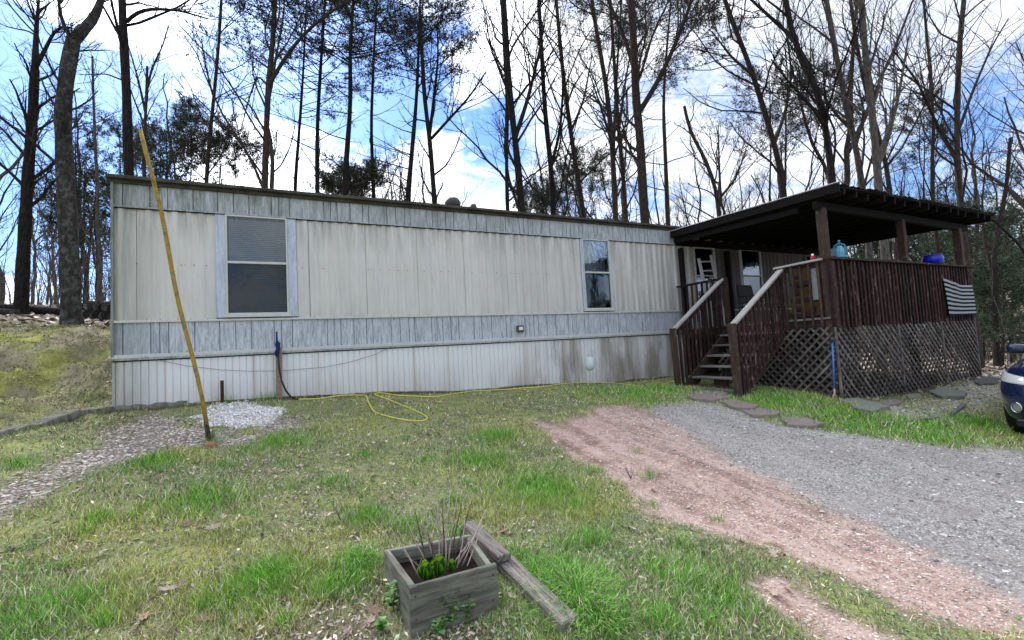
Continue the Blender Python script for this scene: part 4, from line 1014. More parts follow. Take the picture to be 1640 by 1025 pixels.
for k, (poly, lab, mt) in enumerate((
    ([(1100, 629), (1130, 627), (1162, 628), (1166, 640), (1140, 643), (1112, 641)], 'flat stepping stone at the foot of the steps', M_SLATE),
    ([(1150, 643), (1180, 641), (1216, 652), (1208, 657), (1180, 656)], 'second flat stepping stone from the steps', M_SLATE),
    ([(1186, 656), (1215, 653), (1250, 662), (1240, 668), (1208, 666)], 'third flat stepping stone from the steps beside the gravel', M_SLATE),
    ([(1250, 669), (1285, 668), (1322, 681), (1302, 686), (1262, 681)], 'last and largest reddish stepping stone, farthest from the steps', M_SLATE),
    ([(1342, 641), (1372, 638), (1400, 646), (1426, 656), (1398, 664), (1366, 655)], 'pale slab lying at the near corner of the porch lattice', M_GSTONE),
    ([(1486, 628), (1512, 622), (1550, 634), (1546, 639), (1508, 639)], 'greenish slate slab tilted beside the front lattice', M_GSTONE),
    ([(1558, 612), (1585, 603), (1602, 608), (1598, 615), (1570, 619)], 'dark slate slab at the far end of the lattice', m_plain('dark_slate', (.075, .08, .075), .8)),
    ([(1405, 645), (1432, 640), (1446, 645), (1425, 650)], 'small flat rock between the two slabs by the lattice', M_SLATE),
    ([(1448, 634), (1470, 631), (1478, 636), (1456, 640)], 'small grey rock touching the front lattice', M_GSTONE))):
    pts = [gp(*p) for p in poly]; zc = max(p[2] for p in pts); zl = min(p[2] for p in pts)
    rk = random.Random(k+3); q_ = []
    for i_ in range(len(pts)):
        a_, b_2 = np.array(pts[i_]), np.array(pts[(i_+1) % len(pts)]); q_.append(a_); e_ = b_2-a_; nn = np.array([-e_[1], e_[0], 0])
        for u_ in (.33, .66): q_.append(a_+e_*u_+nn*rk.uniform(-.09, .09))
    pts = [np.array([p[0], p[1], p[2]*.6+zc*.4+.022]) for p in q_]
    tag(MB().slab(pts[::-1] if False else pts, .06).build('stone_slab', mt), lab, 'stone')
m_ = MB(); m_.beam(gp(1412, 678, .015), gp(1500, 669, .02), .07, .022); tag(m_.build('plank', W_GREY), 'thin grey board lying in the grass in front of the porch', 'board')
m_ = MB(); m_.beam(gp(1525, 664, .03), gp(1545, 650, .04), .05, .03); tag(m_.build('plank', W_GREY), 'short broken board tilted on the pale debris near the porch', 'board')
m_ = MB(); m_.tube([gp(1556, 604, .05), gp(1592, 590, .25)], [.014, .008], 6); tag(m_.build('branch', BARK_D), 'dark stick poking up by the far end of the lattice', 'stick')
m_ = MB(); P = gp(1262, 612); P[2] += .05; m_.lathe(tuple(P), [(.0001, -.05), (.16, -.05), (.2, .06), (.19, .10), (.15, .06), (.0001, .05)], 20); tag(m_.build('black_tub', bpy.data.materials['black_rubber']), 'low black rubber tub in the shade under the steps', 'tub')
# edging and logs on the left
def rough_log(name, pts, r, mat, label, cat='log', seed=1, group=None, flat=False):
    r_ = random.Random(seed); m_ = MB(); P_ = []; rr = []
    for i in range(len(pts)-1):
        for k in range(5): t = k/5; P_.append(pts[i]*(1-t)+pts[i+1]*t+[r_.uniform(-.01, .01)*r/.06, 0, r_.uniform(-.01, .01)*r/.06]); rr.append(r*r_.uniform(.85, 1.15))
    P_.append(pts[-1]); rr.append(r*.9); m_.tube(P_, rr, 10)
    if flat: m_.v = [(x+.0, y, min(z, max(q[2] for q in (min(P_, key=lambda q: (q[0]-x)**2+(q[1]-y)**2),))+r*.35)) for x, y, z in m_.v]
    return tag(m_.build(name, mat), label, cat, group)
M_EDGE = m_bark('mossy_edging', (.10, .096, .086), (.30, .29, .26), (.24, .26, .14))
rough_log('timber_edging', [gp(x, y, -.01) for x, y in ((-90, 714), (0, 696), (60, 681), (120, 669), (182, 657), (240, 652), (300, 645))], .11, M_EDGE, 'low mossy timber edging running left from the corner of the home', 'edging', 2, None, True)
def at_ground_depth(px, d):
    a = EYEP+ray(px, 560)*d; return np.array([a[0], a[1], gz(a[0], a[1])])
def lg(px0, px1, d0, d1, r, dz=0): a = at_ground_depth(px0, d0); b = at_ground_depth(px1, d1); return [a+[0, 0, r+dz], b+[0, 0, r+dz]]
rough_log('fallen_log', lg(-40, 104, 13.6, 13.2, .11), .11, BARK_D, 'dark fallen log lying between the two big trunks on the bank', 'log', 3)
rough_log('fallen_log', lg(-60, 30, 11.9, 12.4, .09), .09, BARK_L, 'grey fallen log at the left edge below the dark trunk', 'log', 5)
for k in range(7):
    a = at_ground_depth(136+k*7.2, 12.6); r = .12+.03*(k % 2)
    for q in range(2):
        m_ = MB(); c = a+[0, 0, r+q*.24]; m_.tube([c, c+[.1, .7, .05]], r, 12)
        tag(m_.build('cut_log', BARK_D if (k+q) % 2 else BARK_L), 'cut log in the stacked woodpile behind the left corner of the home', 'log', 'logs of the woodpile behind the home')

# ------------------------------------------------------------------ car at the right edge
car = thing('parked_car', 'dark blue car parked at the right edge, front corner with headlight showing', 'car', (8.27, 1.78, -.03)); car['local'] = 1
M_PAINT, t, b = material('navy_car_paint', .22, .5); b.inputs['Base Color'].default_value = (.010, .022, .085, 1); b.inputs['Coat Weight'].default_value = 1; b.inputs['Metallic'].default_value = .3
M_CG, t, b = material('dark_car_glass', .05, .6); b.inputs['Base Color'].default_value = (.01, .012, .014, 1)
M_LAMP, t, b = material('headlight_lens', .12, .6); b.inputs['Base Color'].default_value = (.72, .74, .74, 1); b.inputs['Coat Weight'].default_value = 1
M_CHR, t, b = material('chrome', .15, .5); b.inputs['Base Color'].default_value = (.75, .76, .78, 1); b.inputs['Metallic'].default_value = 1
def ring(z, xf, xb, hw, rf, rb, n_=9):
    P_ = []
    for (cx0, cy0, r, a0) in ((xf+rf, hw-rf, rf, 90), (xf+rf, -hw+rf, rf, 180), (xb-rb, -hw+rb, rb, 270), (xb-rb, hw-rb, rb, 0)):
        for k in range(n_):
            a = math.radians(a0+90*k/(n_-1)); P_.append((cx0+r*math.cos(a), cy0+r*math.sin(a), z))
    return P_
def rings_mesh(name, rs, mat, cap=True, parent=car):
    n_ = len(rs[0]); v = [p for r in rs for p in r]; f = []
    for j in range(len(rs)-1):
        for i in range(n_): f.append((j*n_+i, j*n_+(i+1) % n_, (j+1)*n_+(i+1) % n_, (j+1)*n_+i))
    me = bpy.data.meshes.new(name); 
    if cap: f.append(tuple(range((len(rs)-1)*n_, len(rs)*n_))); f.append(tuple(range(n_))[::-1])
    me.from_pydata(v, [], f); me.polygons.foreach_set('use_smooth', [True]*len(f)); return link(name, me, mat, parent)
rings_mesh('body', [ring(.18, .16, 4.25, .80, .40, .3), ring(.26, .06, 4.33, .86, .46, .3), ring(.36, .02, 4.38, .885, .5, .3), ring(.48, .0, 4.4, .895, .5, .3), ring(.60, .01, 4.4, .90, .48, .3), ring(.72, .05, 4.39, .895, .48, .3), ring(.82, .12, 4.37, .88, .5, .3), ring(.89, .24, 4.35, .85, .55, .3), ring(.95, .45, 4.33, .82, .5, .3), ring(1.0, .80, 4.32, .79, .4, .3), ring(1.03, 1.02, 4.3, .78, .3, .3)], M_PAINT)
rings_mesh('windows', [ring(1.02, 1.05, 4.28, .775, .25, .25), ring(1.2, 1.35, 4.2, .73, .25, .25), ring(1.42, 1.72, 4.05, .66, .25, .25)], M_CG)
rings_mesh('roof', [ring(1.42, 1.72, 4.05, .665, .25, .25), ring(1.48, 1.9, 3.95, .62, .25, .25), ring(1.51, 2.2, 3.7, .5, .2, .2)], M_PAINT)
for sy in (1, -1):
    rings_ = []
    v = []; f = []; na, nz_ = 10, 5
    for j in range(nz_+1):
        for i in range(na+1):
            a = math.radians(102+ (170-102)*i/na); z = .675+.045*(1-i/na)+.01+ (.135-.05*i/na)*j/nz_; fr = (z-.6)/.3
            inset = .10*fr**2; r = .50+.012-.02*math.sin(math.pi*j/nz_)*0
            xx = .03+.13*max(0, fr)**1.5+r+r*math.cos(a)*1.0-.014; yy = (.895-.05*max(0, fr)**1.5-.5)+r*math.sin(a)+.010
            v.append((xx, sy*yy, z))
    for j in range(nz_):
        for i in range(na): q_ = j*(na+1)+i; f.append((q_, q_+1, q_+na+2, q_+na+1) if sy < 0 else (q_, q_+na+1, q_+na+2, q_+1))
    hl = link('headlight', fast_mesh('headlight', v, f, True), M_LAMP, car); md = hl.modifiers.new('s', 'SOLIDIFY'); md.thickness = .02; md.offset = 0
    m_ = MB(); c = np.array([.085, sy*.66, .40]); dn = np.array([-.88, sy*.47, 0]); sd_ = np.array([sy*.47, .88, 0])
    m_.tube([c+(sd_*math.cos(a)+np.array([0, 0, 1])*math.sin(a))*.062+dn*.01 for a in np.linspace(0, 2*math.pi, 25)], .008, 6, False); m_.build('fog_lamp_ring', M_CHR, car)
    m_ = MB(); m_.tube([c-dn*.02, c+dn*.006], [.055, .05], 18); m_.build('fog_lamp', m_plain('fog_lens', (.25, .27, .26), .2, .6, .1) if sy == 1 else bpy.data.materials['fog_lens'], car)
    m_ = MB(); m_.box((1.30, sy*.95, 1.10), (.13, .20, .15), None, .045); o = m_.build('wing_mirror', M_PAINT, car); md = o.modifiers.new('b', 'SUBSURF'); md.levels = md.render_levels = 2
    for p in o.data.polygons: p.use_smooth = True
    m_ = MB(); m_.beam((1.30, sy*.74, 1.02), (1.30, sy*.90, 1.06), .05, .04); m_.build('mirror_arm', BM, car)
    for wx in (.88, 3.5):
        m_ = MB(); m_.tube([(wx, sy*.60, .33), (wx, sy*.905, .33)], .40, 32); m_.build('wheel_arch', bpy.data.materials['black_rubber'], car)
        m_ = MB(); pr = [(.20, .69), (.30, .69), (.325, .71), (.33, .80), (.325, .885), (.30, .915), (.22, .92)]
        n_ = 32; b0 = len(m_.v)
        for r, yy in pr:
            for k in range(n_): a = 2*math.pi*k/n_; m_.v.append((wx+r*math.cos(a), sy*yy, .33+r*math.sin(a)))
        for i in range(len(pr)-1):
            for k in range(n_): a0 = b0+i*n_+k; a1 = b0+i*n_+(k+1) % n_; m_.face([a0, a1, a1+n_, a0+n_], None, True)
        wh = m_.build('wheel', bpy.data.materials['black_rubber'], car)
        m_ = MB(); m_.tube([(wx, sy*.70, .33), (wx, sy*.90, .33)], [.21, .20], 24)
        for k in range(5): a = 2*math.pi*k/5; m_.beam((wx, sy*.915, .33), (wx+.19*math.cos(a), sy*.915, .33+.19*math.sin(a)), .02, .05, (0, 1, 0))
        m_.build('rim', m_plain('alloy', (.45, .46, .47), .35, .5, .1) if 'alloy' not in bpy.data.materials else bpy.data.materials['alloy'], wh)
m_ = MB(); m_.box((.015, 0, .52), (.04, .95, .12), None, .01); m_.build('grille', BM, car)
m_ = MB(); m_.box((.10, .0, .22), (.3, 1.3, .1), None, .02); m_.build('lower_bumper', bpy.data.materials['black_rubber'], car)

# ------------------------------------------------------------------ ground cover (numpy built)
rs = np.random.RandomState(7)
def in_home(x, y):
    return ((x > X0-.05) & (x < X1) & (y > YW-.03) & (y < YW+DEPTH+.1)) | ((x > XL+.02) & (x < XR-.02) & (y > YF+.02) & (y < YW)) | ((x > 8.5) & (x < 12.6) & (y > .9) & (y < 2.65)) | ((x > .43) & (x < .89) & (y > 2.12) & (y < 2.58))
def sample(n_, r0, r1, xlo=-9, xhi=17, ylo=.75, yhi=14):
    "points in an annulus round the viewer's feet, evenly spread in direction"
    r = np.sqrt(rs.uniform(r0*r0, r1*r1, n_*3)); a = rs.uniform(math.radians(-42), math.radians(100), n_*3); x = r*np.sin(a); y = r*np.cos(a)
    k = (x > xlo) & (x < xhi) & (y > ylo) & (y < yhi) & ~in_home(x, y); return x[k][:n_], y[k][:n_]
def keep(x, y, mult):
    mk = masks(x, y); bare = np.maximum.reduce([mk['gravel'], mk['dirt'], mk['path']*.97, mk['white'], mk['debris']*.7, soil_shade_m(x, y)*.6])
    return (rs.rand(len(x)) > bare*1.05) & (rs.rand(len(x)) < mult)
rs_l = random.Random(77)
LUSH = [(gp(rs_l.uniform(30, 1150), rs_l.uniform(720, 1010)), rs_l.uniform(.06, .16)) for _ in range(38)]+[(gp(770, 740), .35), (gp(870, 785), .5), (gp(800, 700), .35), (gp(1000, 630), 1.0), (gp(1250, 640), 1.1), (gp(1330, 665), 1.0), (gp(1480, 690), 1.0), (gp(1570, 680), .8), (gp(430, 715), .45), (gp(1060, 625), .6), (gp(570, 905), .16), (gp(150, 640), .2), (gp(340, 800), .35), (gp(930, 960), .3), (gp(900, 930), .22), (gp(1100, 930), .3), (gp(1150, 960), .25), (gp(60, 980), .3), (gp(420, 930), .3), (gp(250, 740), .25)]
def lush_f(x, y):
    l_ = np.zeros(len(x))
    for c, r in LUSH: l_ = np.maximum(l_, np.exp(-((x-c[0])**2+(y-c[1])**2)/(r*r)))
    return l_
def blades(n_, r0, r1, segs, hw, name=None):
    x, y = sample(n_, r0, r1); lu = lush_f(x, y); cl = fbm(x, y, 2.6, 4, 91); cl2 = fbm(x, y, 11, 3, 92)
    bank = np.clip((-x-1.8), 0, 1)*np.clip(y-6.3, 0, 1)
    dens = np.clip((cl2-.40)*5.5, .06, 1)*np.clip(.30+(cl-.4)*2.4, .10, 1)*(1-.35*bank)*(1-.6*litter_m(x, y))
    k = keep(x, y, np.clip(dens+lu*.95, 0, 1)); x, y, lu, cl, cl2 = x[k], y[k], lu[k], cl[k], cl2[k]; m = len(x)
    z = ground(x, y); far = np.hypot(x, y)
    h = (.012+.03*rs.rand(m)**1.6)*(1+1.0*lu)*(1-.5*bank[k])*(1+.8*np.clip(cl-.5, 0, 1))*(1+.03*far); wd = hw*(.6+.8*rs.rand(m))
    a = rs.uniform(0, 2*math.pi, m); ln = rs.uniform(.15, 1.1, m)*h; dx, dy = np.cos(a), np.sin(a)
    tw = a+rs.uniform(-1.2, 1.2, m)+math.pi/2; sx, sy = np.cos(tw)*wd/2, np.sin(tw)*wd/2
    P0 = np.stack([x, y, z-.004], -1); S_ = np.stack([sx, sy, 0*sx], -1); D_ = np.stack([dx*ln, dy*ln, 0*ln], -1); U = np.stack([0*h, 0*h, h], -1)
    g1 = np.array([.19, .33, .055]); g2 = np.array([.17, .42, .04]); yg = np.array([.50, .52, .11]); st = np.array([.66, .59, .43]); bl = np.array([.26, .37, .16])
    t1 = rs.rand(m)[:, None]; c = g1*(1-t1)+bl*t1
    c = c*(1-lu[:, None])+g2*lu[:, None]*(.7+.6*t1)
    yl = (np.clip((fbm(x, y, 1.3, 3, 93)-.48)*6, 0, 1)*(1-lu))[:, None]; c = c*(1-yl*.8)+yg*yl*.8
    dr = (rs.rand(m) < (.42-.36*lu+.25*np.clip((.5-cl)*4, 0, 1)))[:, None]; c = np.where(dr, st*(.5+.7*t1), c)
    c = c*(.30+1.45*rs.rand(m)[:, None])
    if segs == 1:
        V = np.stack([P0-S_, P0+S_, P0+D_+U], 1).reshape(-1, 3); Fc = np.arange(m*3).reshape(-1, 3); C = np.repeat(c, 3, 0)
        return V, Fc, C
    V = np.stack([P0-S_, P0+S_, P0+D_*.35+U*.62+S_*.75, P0+D_*.35+U*.62-S_*.75, P0+D_+U*.98], 1).reshape(-1, 3)
    b_ = np.arange(m)[:, None]*5; Fc = np.concatenate([b_+[0, 1, 2], b_+[0, 2, 3], b_+[3, 2, 4]], 0); C = np.repeat(c, 5, 0)
    return V, Fc, C
def joinm(lst):
    V = []; Fc = []; C = []; o = 0
    for v, f, c in lst: V.append(v); Fc.append(f+o); C.append(c); o += len(v)
    return np.concatenate(V), np.concatenate(Fc), np.concatenate(C)
def bank_blades(n_):
    x = rs.uniform(-9, -1.6, n_); y = rs.uniform(6.2, 14.5, n_); k = ~in_home(x, y) & (rs.rand(n_) < .25+1.4*np.clip(fbm(x, y, 3.5, 3, 73)-.35, 0, 1)); x, y = x[k], y[k]; m = len(x); z = ground(x, y); h = rs.uniform(.012, .05, m); a = rs.uniform(0, 6.28, m); wd = rs.uniform(.006, .014, m)
    P0 = np.stack([x, y, z-.004], -1); S_ = np.stack([np.cos(a)*wd/2, np.sin(a)*wd/2, 0*a], -1); T_ = P0+np.stack([rs.normal(0, .02, m), rs.normal(0, .02, m), h], -1); mo = np.clip((fbm(x, y, 1.5, 4, 72)-.47)*8, 0, 1)[:, None]
    pal = np.array([(.40, .36, .26), (.26, .21, .14), (.20, .24, .08), (.50, .46, .34), (.14, .11, .07)]); c = pal[rs.randint(0, 5, m)]; c = np.where(rs.rand(m, 1) < mo*.85, np.array([.30, .36, .09]), c)*(.5+.9*rs.rand(m)[:, None])
    return np.stack([P0-S_, P0+S_, T_], 1).reshape(-1, 3), np.arange(m*3).reshape(-1, 3), np.repeat(c, 3, 0)
V, Fc, C = joinm([bank_blades(150000), blades(160000, 1.0, 3.4, 2, .0032), blades(330000, 1.0, 3.6, 1, .0034), blades(340000, 3.4, 6.2, 1, .0055), blades(260000, 6.2, 13, 1, .010)])
tag(link('grass', fast_mesh('grass', V, Fc, False, None, C), M_COL), kind='stuff')
# grass tufts: long blades
def tufts(spots):
    out_ = []
    for (c, r, n_, h0) in spots:
        x = c[0]+rs.normal(0, r, n_); y = c[1]+rs.normal(0, r, n_); z = ground(x, y); a = np.arctan2(y-c[1], x-c[0])+rs.normal(0, .6, n_); h = h0*rs.uniform(.5, 1.1, n_); ln = h*rs.uniform(.3, 1.1, n_)
        wd = .0035; tw = a+math.pi/2; S_ = np.stack([np.cos(tw)*wd/2, np.sin(tw)*wd/2, 0*a], -1); P0 = np.stack([x, y, z-.005], -1); D_ = np.stack([np.cos(a)*ln, np.sin(a)*ln, 0*a], -1); U = np.stack([0*h, 0*h, h], -1)
        V = np.stack([P0-S_, P0+S_, P0+D_*.3+U*.7+S_*.8, P0+D_*.3+U*.7-S_*.8, P0+D_+U*rs.uniform(.5, 1, n_)[:, None]], 1).reshape(-1, 3)
        b_ = np.arange(n_)[:, None]*5; Fc = np.concatenate([b_+[0, 1, 2], b_+[0, 2, 3], b_+[3, 2, 4]], 0)
        cc_ = np.array([.16, .36, .06])*(.6+.8*rs.rand(n_)[:, None]); cc_ = np.where(rs.rand(n_, 1) < .15, np.array([.4, .38, .22]), cc_); out_.append((V, Fc, np.repeat(cc_, 5, 0)))
    return joinm(out_)
V, Fc, C = tufts([(gp(925, 965), .10, 900, .13), (gp(955, 1000), .08, 500, .12), (gp(860, 925), .05, 260, .09), (gp(572, 905), .06, 350, .09), (gp(345, 705), .10, 160, .10), (gp(360, 640), .25, 160, .12), (gp(435, 640), .15, 160, .15), (gp(1040, 760), .05, 60, .12), (gp(1210, 625), .3, 250, .10)]+[(gp(rs.uniform(20, 1150), rs.uniform(720, 1010)), .03, 40, .06) for _ in range(45)])
tag(link('long_grass', fast_mesh('long_grass', V, Fc, False, None, C), M_COL), kind='stuff')
# low broad-leaved weeds and dry litter flakes
def flakes(n_, r0, r1, size, palette, mult, tilt=.5, flat=True, lz=.006, extra=None):
    x, y = sample(n_, r0, r1)
    if extra is not None: x = np.concatenate([x, extra[0]]); y = np.concatenate([y, extra[1]])
    k = keep(x, y, mult(x, y)) if mult else np.ones(len(x), bool); x, y = x[k], y[k]; m = len(x); z = ground(x, y)+lz+rs.rand(m)*.012
    s_ = size*(.4+.9*rs.rand(m)); a = rs.uniform(0, 2*math.pi, m); n3 = np.stack([rs.normal(0, tilt, m), rs.normal(0, tilt, m), np.ones(m)], -1); n3 /= np.linalg.norm(n3, axis=1)[:, None]
    t = np.stack([np.cos(a), np.sin(a), 0*a], -1); t -= n3*(t*n3).sum(1)[:, None]; t /= np.linalg.norm(t, axis=1)[:, None]; b_ = np.cross(n3, t)
    P0 = np.stack([x, y, z], -1); s3 = s_[:, None]; cu = (rs.rand(m)*.35)[:, None]*s3
    V = np.stack([P0-t*s3, P0-t*s3*.2+b_*s3*.45+n3*cu, P0+t*s3*.9+n3*cu*.5, P0-t*s3*.1-b_*s3*.45+n3*cu], 1).reshape(-1, 3); i = np.arange(m)[:, None]*4
    Fc = np.concatenate([i+[0, 1, 2], i+[0, 2, 3]], 0); pal = np.array(palette); c = pal[rs.randint(0, len(pal), m)]*(.65+.7*rs.rand(m)[:, None]); return V, Fc, np.repeat(c, 4, 0)
weedy = lambda x, y: np.clip((fbm(x, y, 2.1, 3, 95)-.46)*5, 0, .8)
nx_ = rs.normal(.35, .35, 4500); ny_ = rs.normal(1.95, .3, 4500); ok_ = (ny_ > .8) & ~in_home(nx_, ny_); nx_, ny_ = nx_[ok_], ny_[ok_]
V, Fc, C = joinm([flakes(26000, 1.0, 3.6, .012, [(.15, .27, .11), (.22, .33, .18), (.26, .37, .18), (.30, .42, .13)], weedy, .5, extra=(nx_, ny_)), flakes(16000, 3.6, 7, .018, [(.17, .26, .10), (.24, .33, .14)], weedy)])
tag(link('ground_weeds', fast_mesh('ground_weeds', V, Fc, False, None, C), M_COL), kind='stuff')
DRYC = [(.55, .46, .38), (.40, .30, .23), (.22, .16, .12), (.72, .65, .57), (.48, .41, .37), (.10, .07, .055)]
mb1 = rs.normal(.28, .34, 3200); mb2 = rs.normal(2.02, .26, 3200); ok_ = (mb2 > .8) & ~in_home(mb1, mb2); mb1, mb2 = mb1[ok_], mb2[ok_]
def bank_flakes(n_):
    x = rs.uniform(-9, -1.7, n_); y = rs.uniform(6.5, 15, n_); m = (fbm(x, y, 1.5, 4, 72) > .47)
    k = ~in_home(x, y) & (rs.rand(n_) < np.where(m, .35, .9)); return x[k], y[k]
V, Fc, C = joinm([flakes(10, 1.0, 3, .02, [(.28, .24, .17), (.20, .16, .11), (.40, .36, .27), (.12, .09, .06), (.24, .25, .10), (.33, .33, .12), (.16, .15, .07)], lambda x, y: np.ones(len(x)), .6, extra=bank_flakes(30000)), flakes(14000, 1.0, 4, .016, DRYC, lambda x, y: np.clip((fbm(x, y, 3, 3, 97)-.40)*3.5, .08, .9), .7, extra=(mb1, mb2)), flakes(26000, 4, 10, .022, DRYC, lambda x, y: np.clip((fbm(x, y, 1.6, 3, 98)-.42)*3, .04, .8), .6)])
tag(link('leaf_litter', fast_mesh('leaf_litter', V, Fc, False, None, C), M_COL), kind='stuff')
x, y = rs.uniform(11, 60, 60000), rs.uniform(-4, 45, 60000); x2, y2 = rs.uniform(-30, -2, 26000), rs.uniform(8.5, 45, 26000); x = np.concatenate([x, x2]); y = np.concatenate([y, y2]); k = ~in_home(x, y) & (litter_m(x, y)*(.3+1.2*fbm(x, y, .35, 3, 12)) > rs.rand(len(x))*.9); x, y = x[k], y[k]; m = len(x)
z = ground(x, y)+.02; s3 = (.03+.0035*np.hypot(x, y))[:, None]*(.5+rs.rand(m)[:, None]); n3 = np.stack([rs.normal(0, .5, m), rs.normal(0, .5, m), np.ones(m)], -1); n3 /= np.linalg.norm(n3, axis=1)[:, None]; a = rs.uniform(0, 6.28, m); t = np.cross(n3, np.stack([np.cos(a), np.sin(a), 0*a], -1)); b_ = np.cross(n3, t); P0 = np.stack([x, y, z], -1)
V = np.stack([P0-t*s3, P0+b_*s3*.6, P0+t*s3, P0-b_*s3*.6], 1).reshape(-1, 3); i = np.arange(m)[:, None]*4; Fc = i+[0, 1, 2, 3]; C = np.repeat(np.array(DRYC)[rs.randint(0, 6, m)]*(.7+.6*rs.rand(m)[:, None]), 4, 0)
tag(link('woodland_leaf_litter', fast_mesh('woodland_leaf_litter', V, Fc, False, None, C), M_COL), kind='stuff')
# loose stones
def stones(x, y, size, palette, flat=.55, sink=.3):
    m = len(x); z = ground(x, y); s_ = size*(.35+.9*rs.rand(m)**1.5); V = []
    base = np.array([[1, 0, 0], [-.9, .2, 0], [.1, .8, 0], [0, -.85, .1], [.1, .05, 1], [0, 0, -1]], float)
    Vv = base[None]*(1+rs.uniform(-.35, .35, (m, 6, 3))); Vv[:, :, 2] *= flat; a = rs.uniform(0, 6.28, m); ca, sa = np.cos(a)[:, None], np.sin(a)[:, None]
    X_ = Vv[:, :, 0]*ca-Vv[:, :, 1]*sa; Y_ = Vv[:, :, 0]*sa+Vv[:, :, 1]*ca
    V = np.stack([x[:, None]+X_*s_[:, None], y[:, None]+Y_*s_[:, None], z[:, None]+(Vv[:, :, 2]+flat*sink)*s_[:, None]], -1).reshape(-1, 3)
    tri = np.array([[0, 2, 4], [2, 1, 4], [1, 3, 4], [3, 0, 4], [2, 0, 5], [1, 2, 5], [3, 1, 5], [0, 3, 5]]); Fc = (np.arange(m)[:, None, None]*6+tri[None]).reshape(-1, 3)
    pal = np.array(palette); c = pal[rs.randint(0, len(pal), m)]*(.7+.6*rs.rand(m)[:, None]); return V, Fc, np.repeat(c, 6, 0)
def pick(n_, r0, r1, key, th=.5):
    x, y = sample(n_, r0, r1, ylo=-.5 if r0 > 2 else .5); mm = masks(x, y)[key]; k = rs.rand(len(x)) < mm*th*2; return x[k], y[k]
GRY = [(.38, .37, .355), (.50, .485, .465), (.24, .235, .225), (.72, .70, .68), (.42, .375, .34), (.13, .125, .12)]
PNK = [(.50, .37, .32), (.62, .49, .44), (.34, .23, .19), (.72, .61, .56), (.44, .33, .30)]
x, y = pick(60000, 2.0, 6, 'gravel'); x2, y2 = pick(60000, 6, 14, 'gravel')
V, Fc, C = joinm([stones(x, y, .0085, GRY, .4), stones(x2, y2, .014, GRY, .4), stones(*pick(2500, 2, 9, 'gravel'), .024, GRY, .3)]); tag(link('driveway_gravel', fast_mesh('driveway_gravel', V, Fc, False, None, C), M_STONE_C), kind='stuff')
x, y = pick(110000, 1.5, 4.5, 'dirt', .45); x2, y2 = pick(60000, 4.5, 9, 'dirt', .45)
V, Fc, C = joinm([stones(x, y, .009, PNK, .35), stones(x2, y2, .014, PNK, .35), stones(*pick(1500, 1.5, 6, 'dirt', .3), .016, PNK, .3)]); tag(link('shale_chips', fast_mesh('shale_chips', V, Fc, False, None, C), M_STONE_C), kind='stuff')
PP = [(.42, .37, .33), (.54, .48, .42), (.30, .25, .21), (.36, .29, .25), (.62, .58, .53), (.20, .165, .14)]
V, Fc, C = joinm([stones(*pick(220000, 3, 9, 'path', .5), .020, PP, .4), stones(*pick(60000, 9, 16, 'debris', .2), .03, GRY, .4)]); tag(link('path_gravel', fast_mesh('path_gravel', V, Fc, False, None, C), M_STONE_C), kind='stuff')
x, y = pick(250000, 5.5, 8, 'white'); V, Fc, C = stones(x, y, .020, [(.66, .66, .66), (.78, .78, .78), (.52, .51, .50), (.36, .34, .32), (.60, .56, .52)], .5); tag(link('white_gravel', fast_mesh('white_gravel', V, Fc, False, None, C), M_STONE_C), kind='stuff')

# oak leaves: individuals, sharing a few curled meshes
LM = []
for q in range(5):
    r_ = random.Random(q+50); v = [(0, 0, 0)]; n_ = 18
    for i in range(n_):
        a = 2*math.pi*i/n_; rad = .5*(1+.0*a); lobe = .72+.28*math.cos(a*7+q); ln = 1.0 if math.cos(a) > 0 else .9
        xx = math.cos(a)*ln*lobe; yy = math.sin(a)*.52*lobe; v.append((xx, yy, .38*yy*yy*(1 if q % 2 else 1.8)+.25*xx*xx*r_.uniform(.2, 1.2)+r_.uniform(-.03, .06)))
    v = [(a*.055, b*.055, c*.055) for a, b, c in v]; f = [(0, i+1, (i+1) % n_+1) for i in range(n_)]
    me = fast_mesh('oak_leaf', np.array(v), np.array(f), True); me.materials.append(m_plain('dry_leaf_%s' % 'abcde'[q], ((.44, .34, .27), (.36, .25, .18), (.52, .45, .38), (.24, .165, .12), (.40, .33, .30))[q], .8, .2, .25, 30)); LM.append(me)
RL = random.Random(8)
LP = [(390, 945), (430, 938), (418, 950), (290, 932), (270, 940), (390, 1003), (437, 760), (560, 790), (600, 980), (625, 955), (640, 930), (590, 1000), (1000, 845), (1010, 850), (660, 1010), (560, 1010), (820, 960), (1240, 945), (1262, 940), (20, 880), (100, 915), (350, 950), (1165, 880), (950, 880), (715, 830)]
LP += [(RL.uniform(10, 1250), 700+290*RL.random()**.8) for _ in range(70)]
k = 0
for (px, py) in LP:
    p = gp(px, py, .012)
    if float(masks(p[:1], p[1:2])['gravel'][0]) > .5 or in_home(p[:1], p[1:2])[0]: continue
    o = bpy.data.objects.new('oak_leaf', LM[k % 5]); COL.objects.link(o); o.location = p; o.rotation_euler = (RL.uniform(-.6, .6), RL.uniform(-.5, .5), RL.uniform(0, 6.28)); s_ = RL.uniform(.55, 1.15); o.scale = (s_, s_*RL.uniform(.7, 1), s_)
    tag(o, 'dry curled brown oak leaf lying on the patchy grass', 'dry leaf', 'dry oak leaves scattered over the lawn'); k += 1
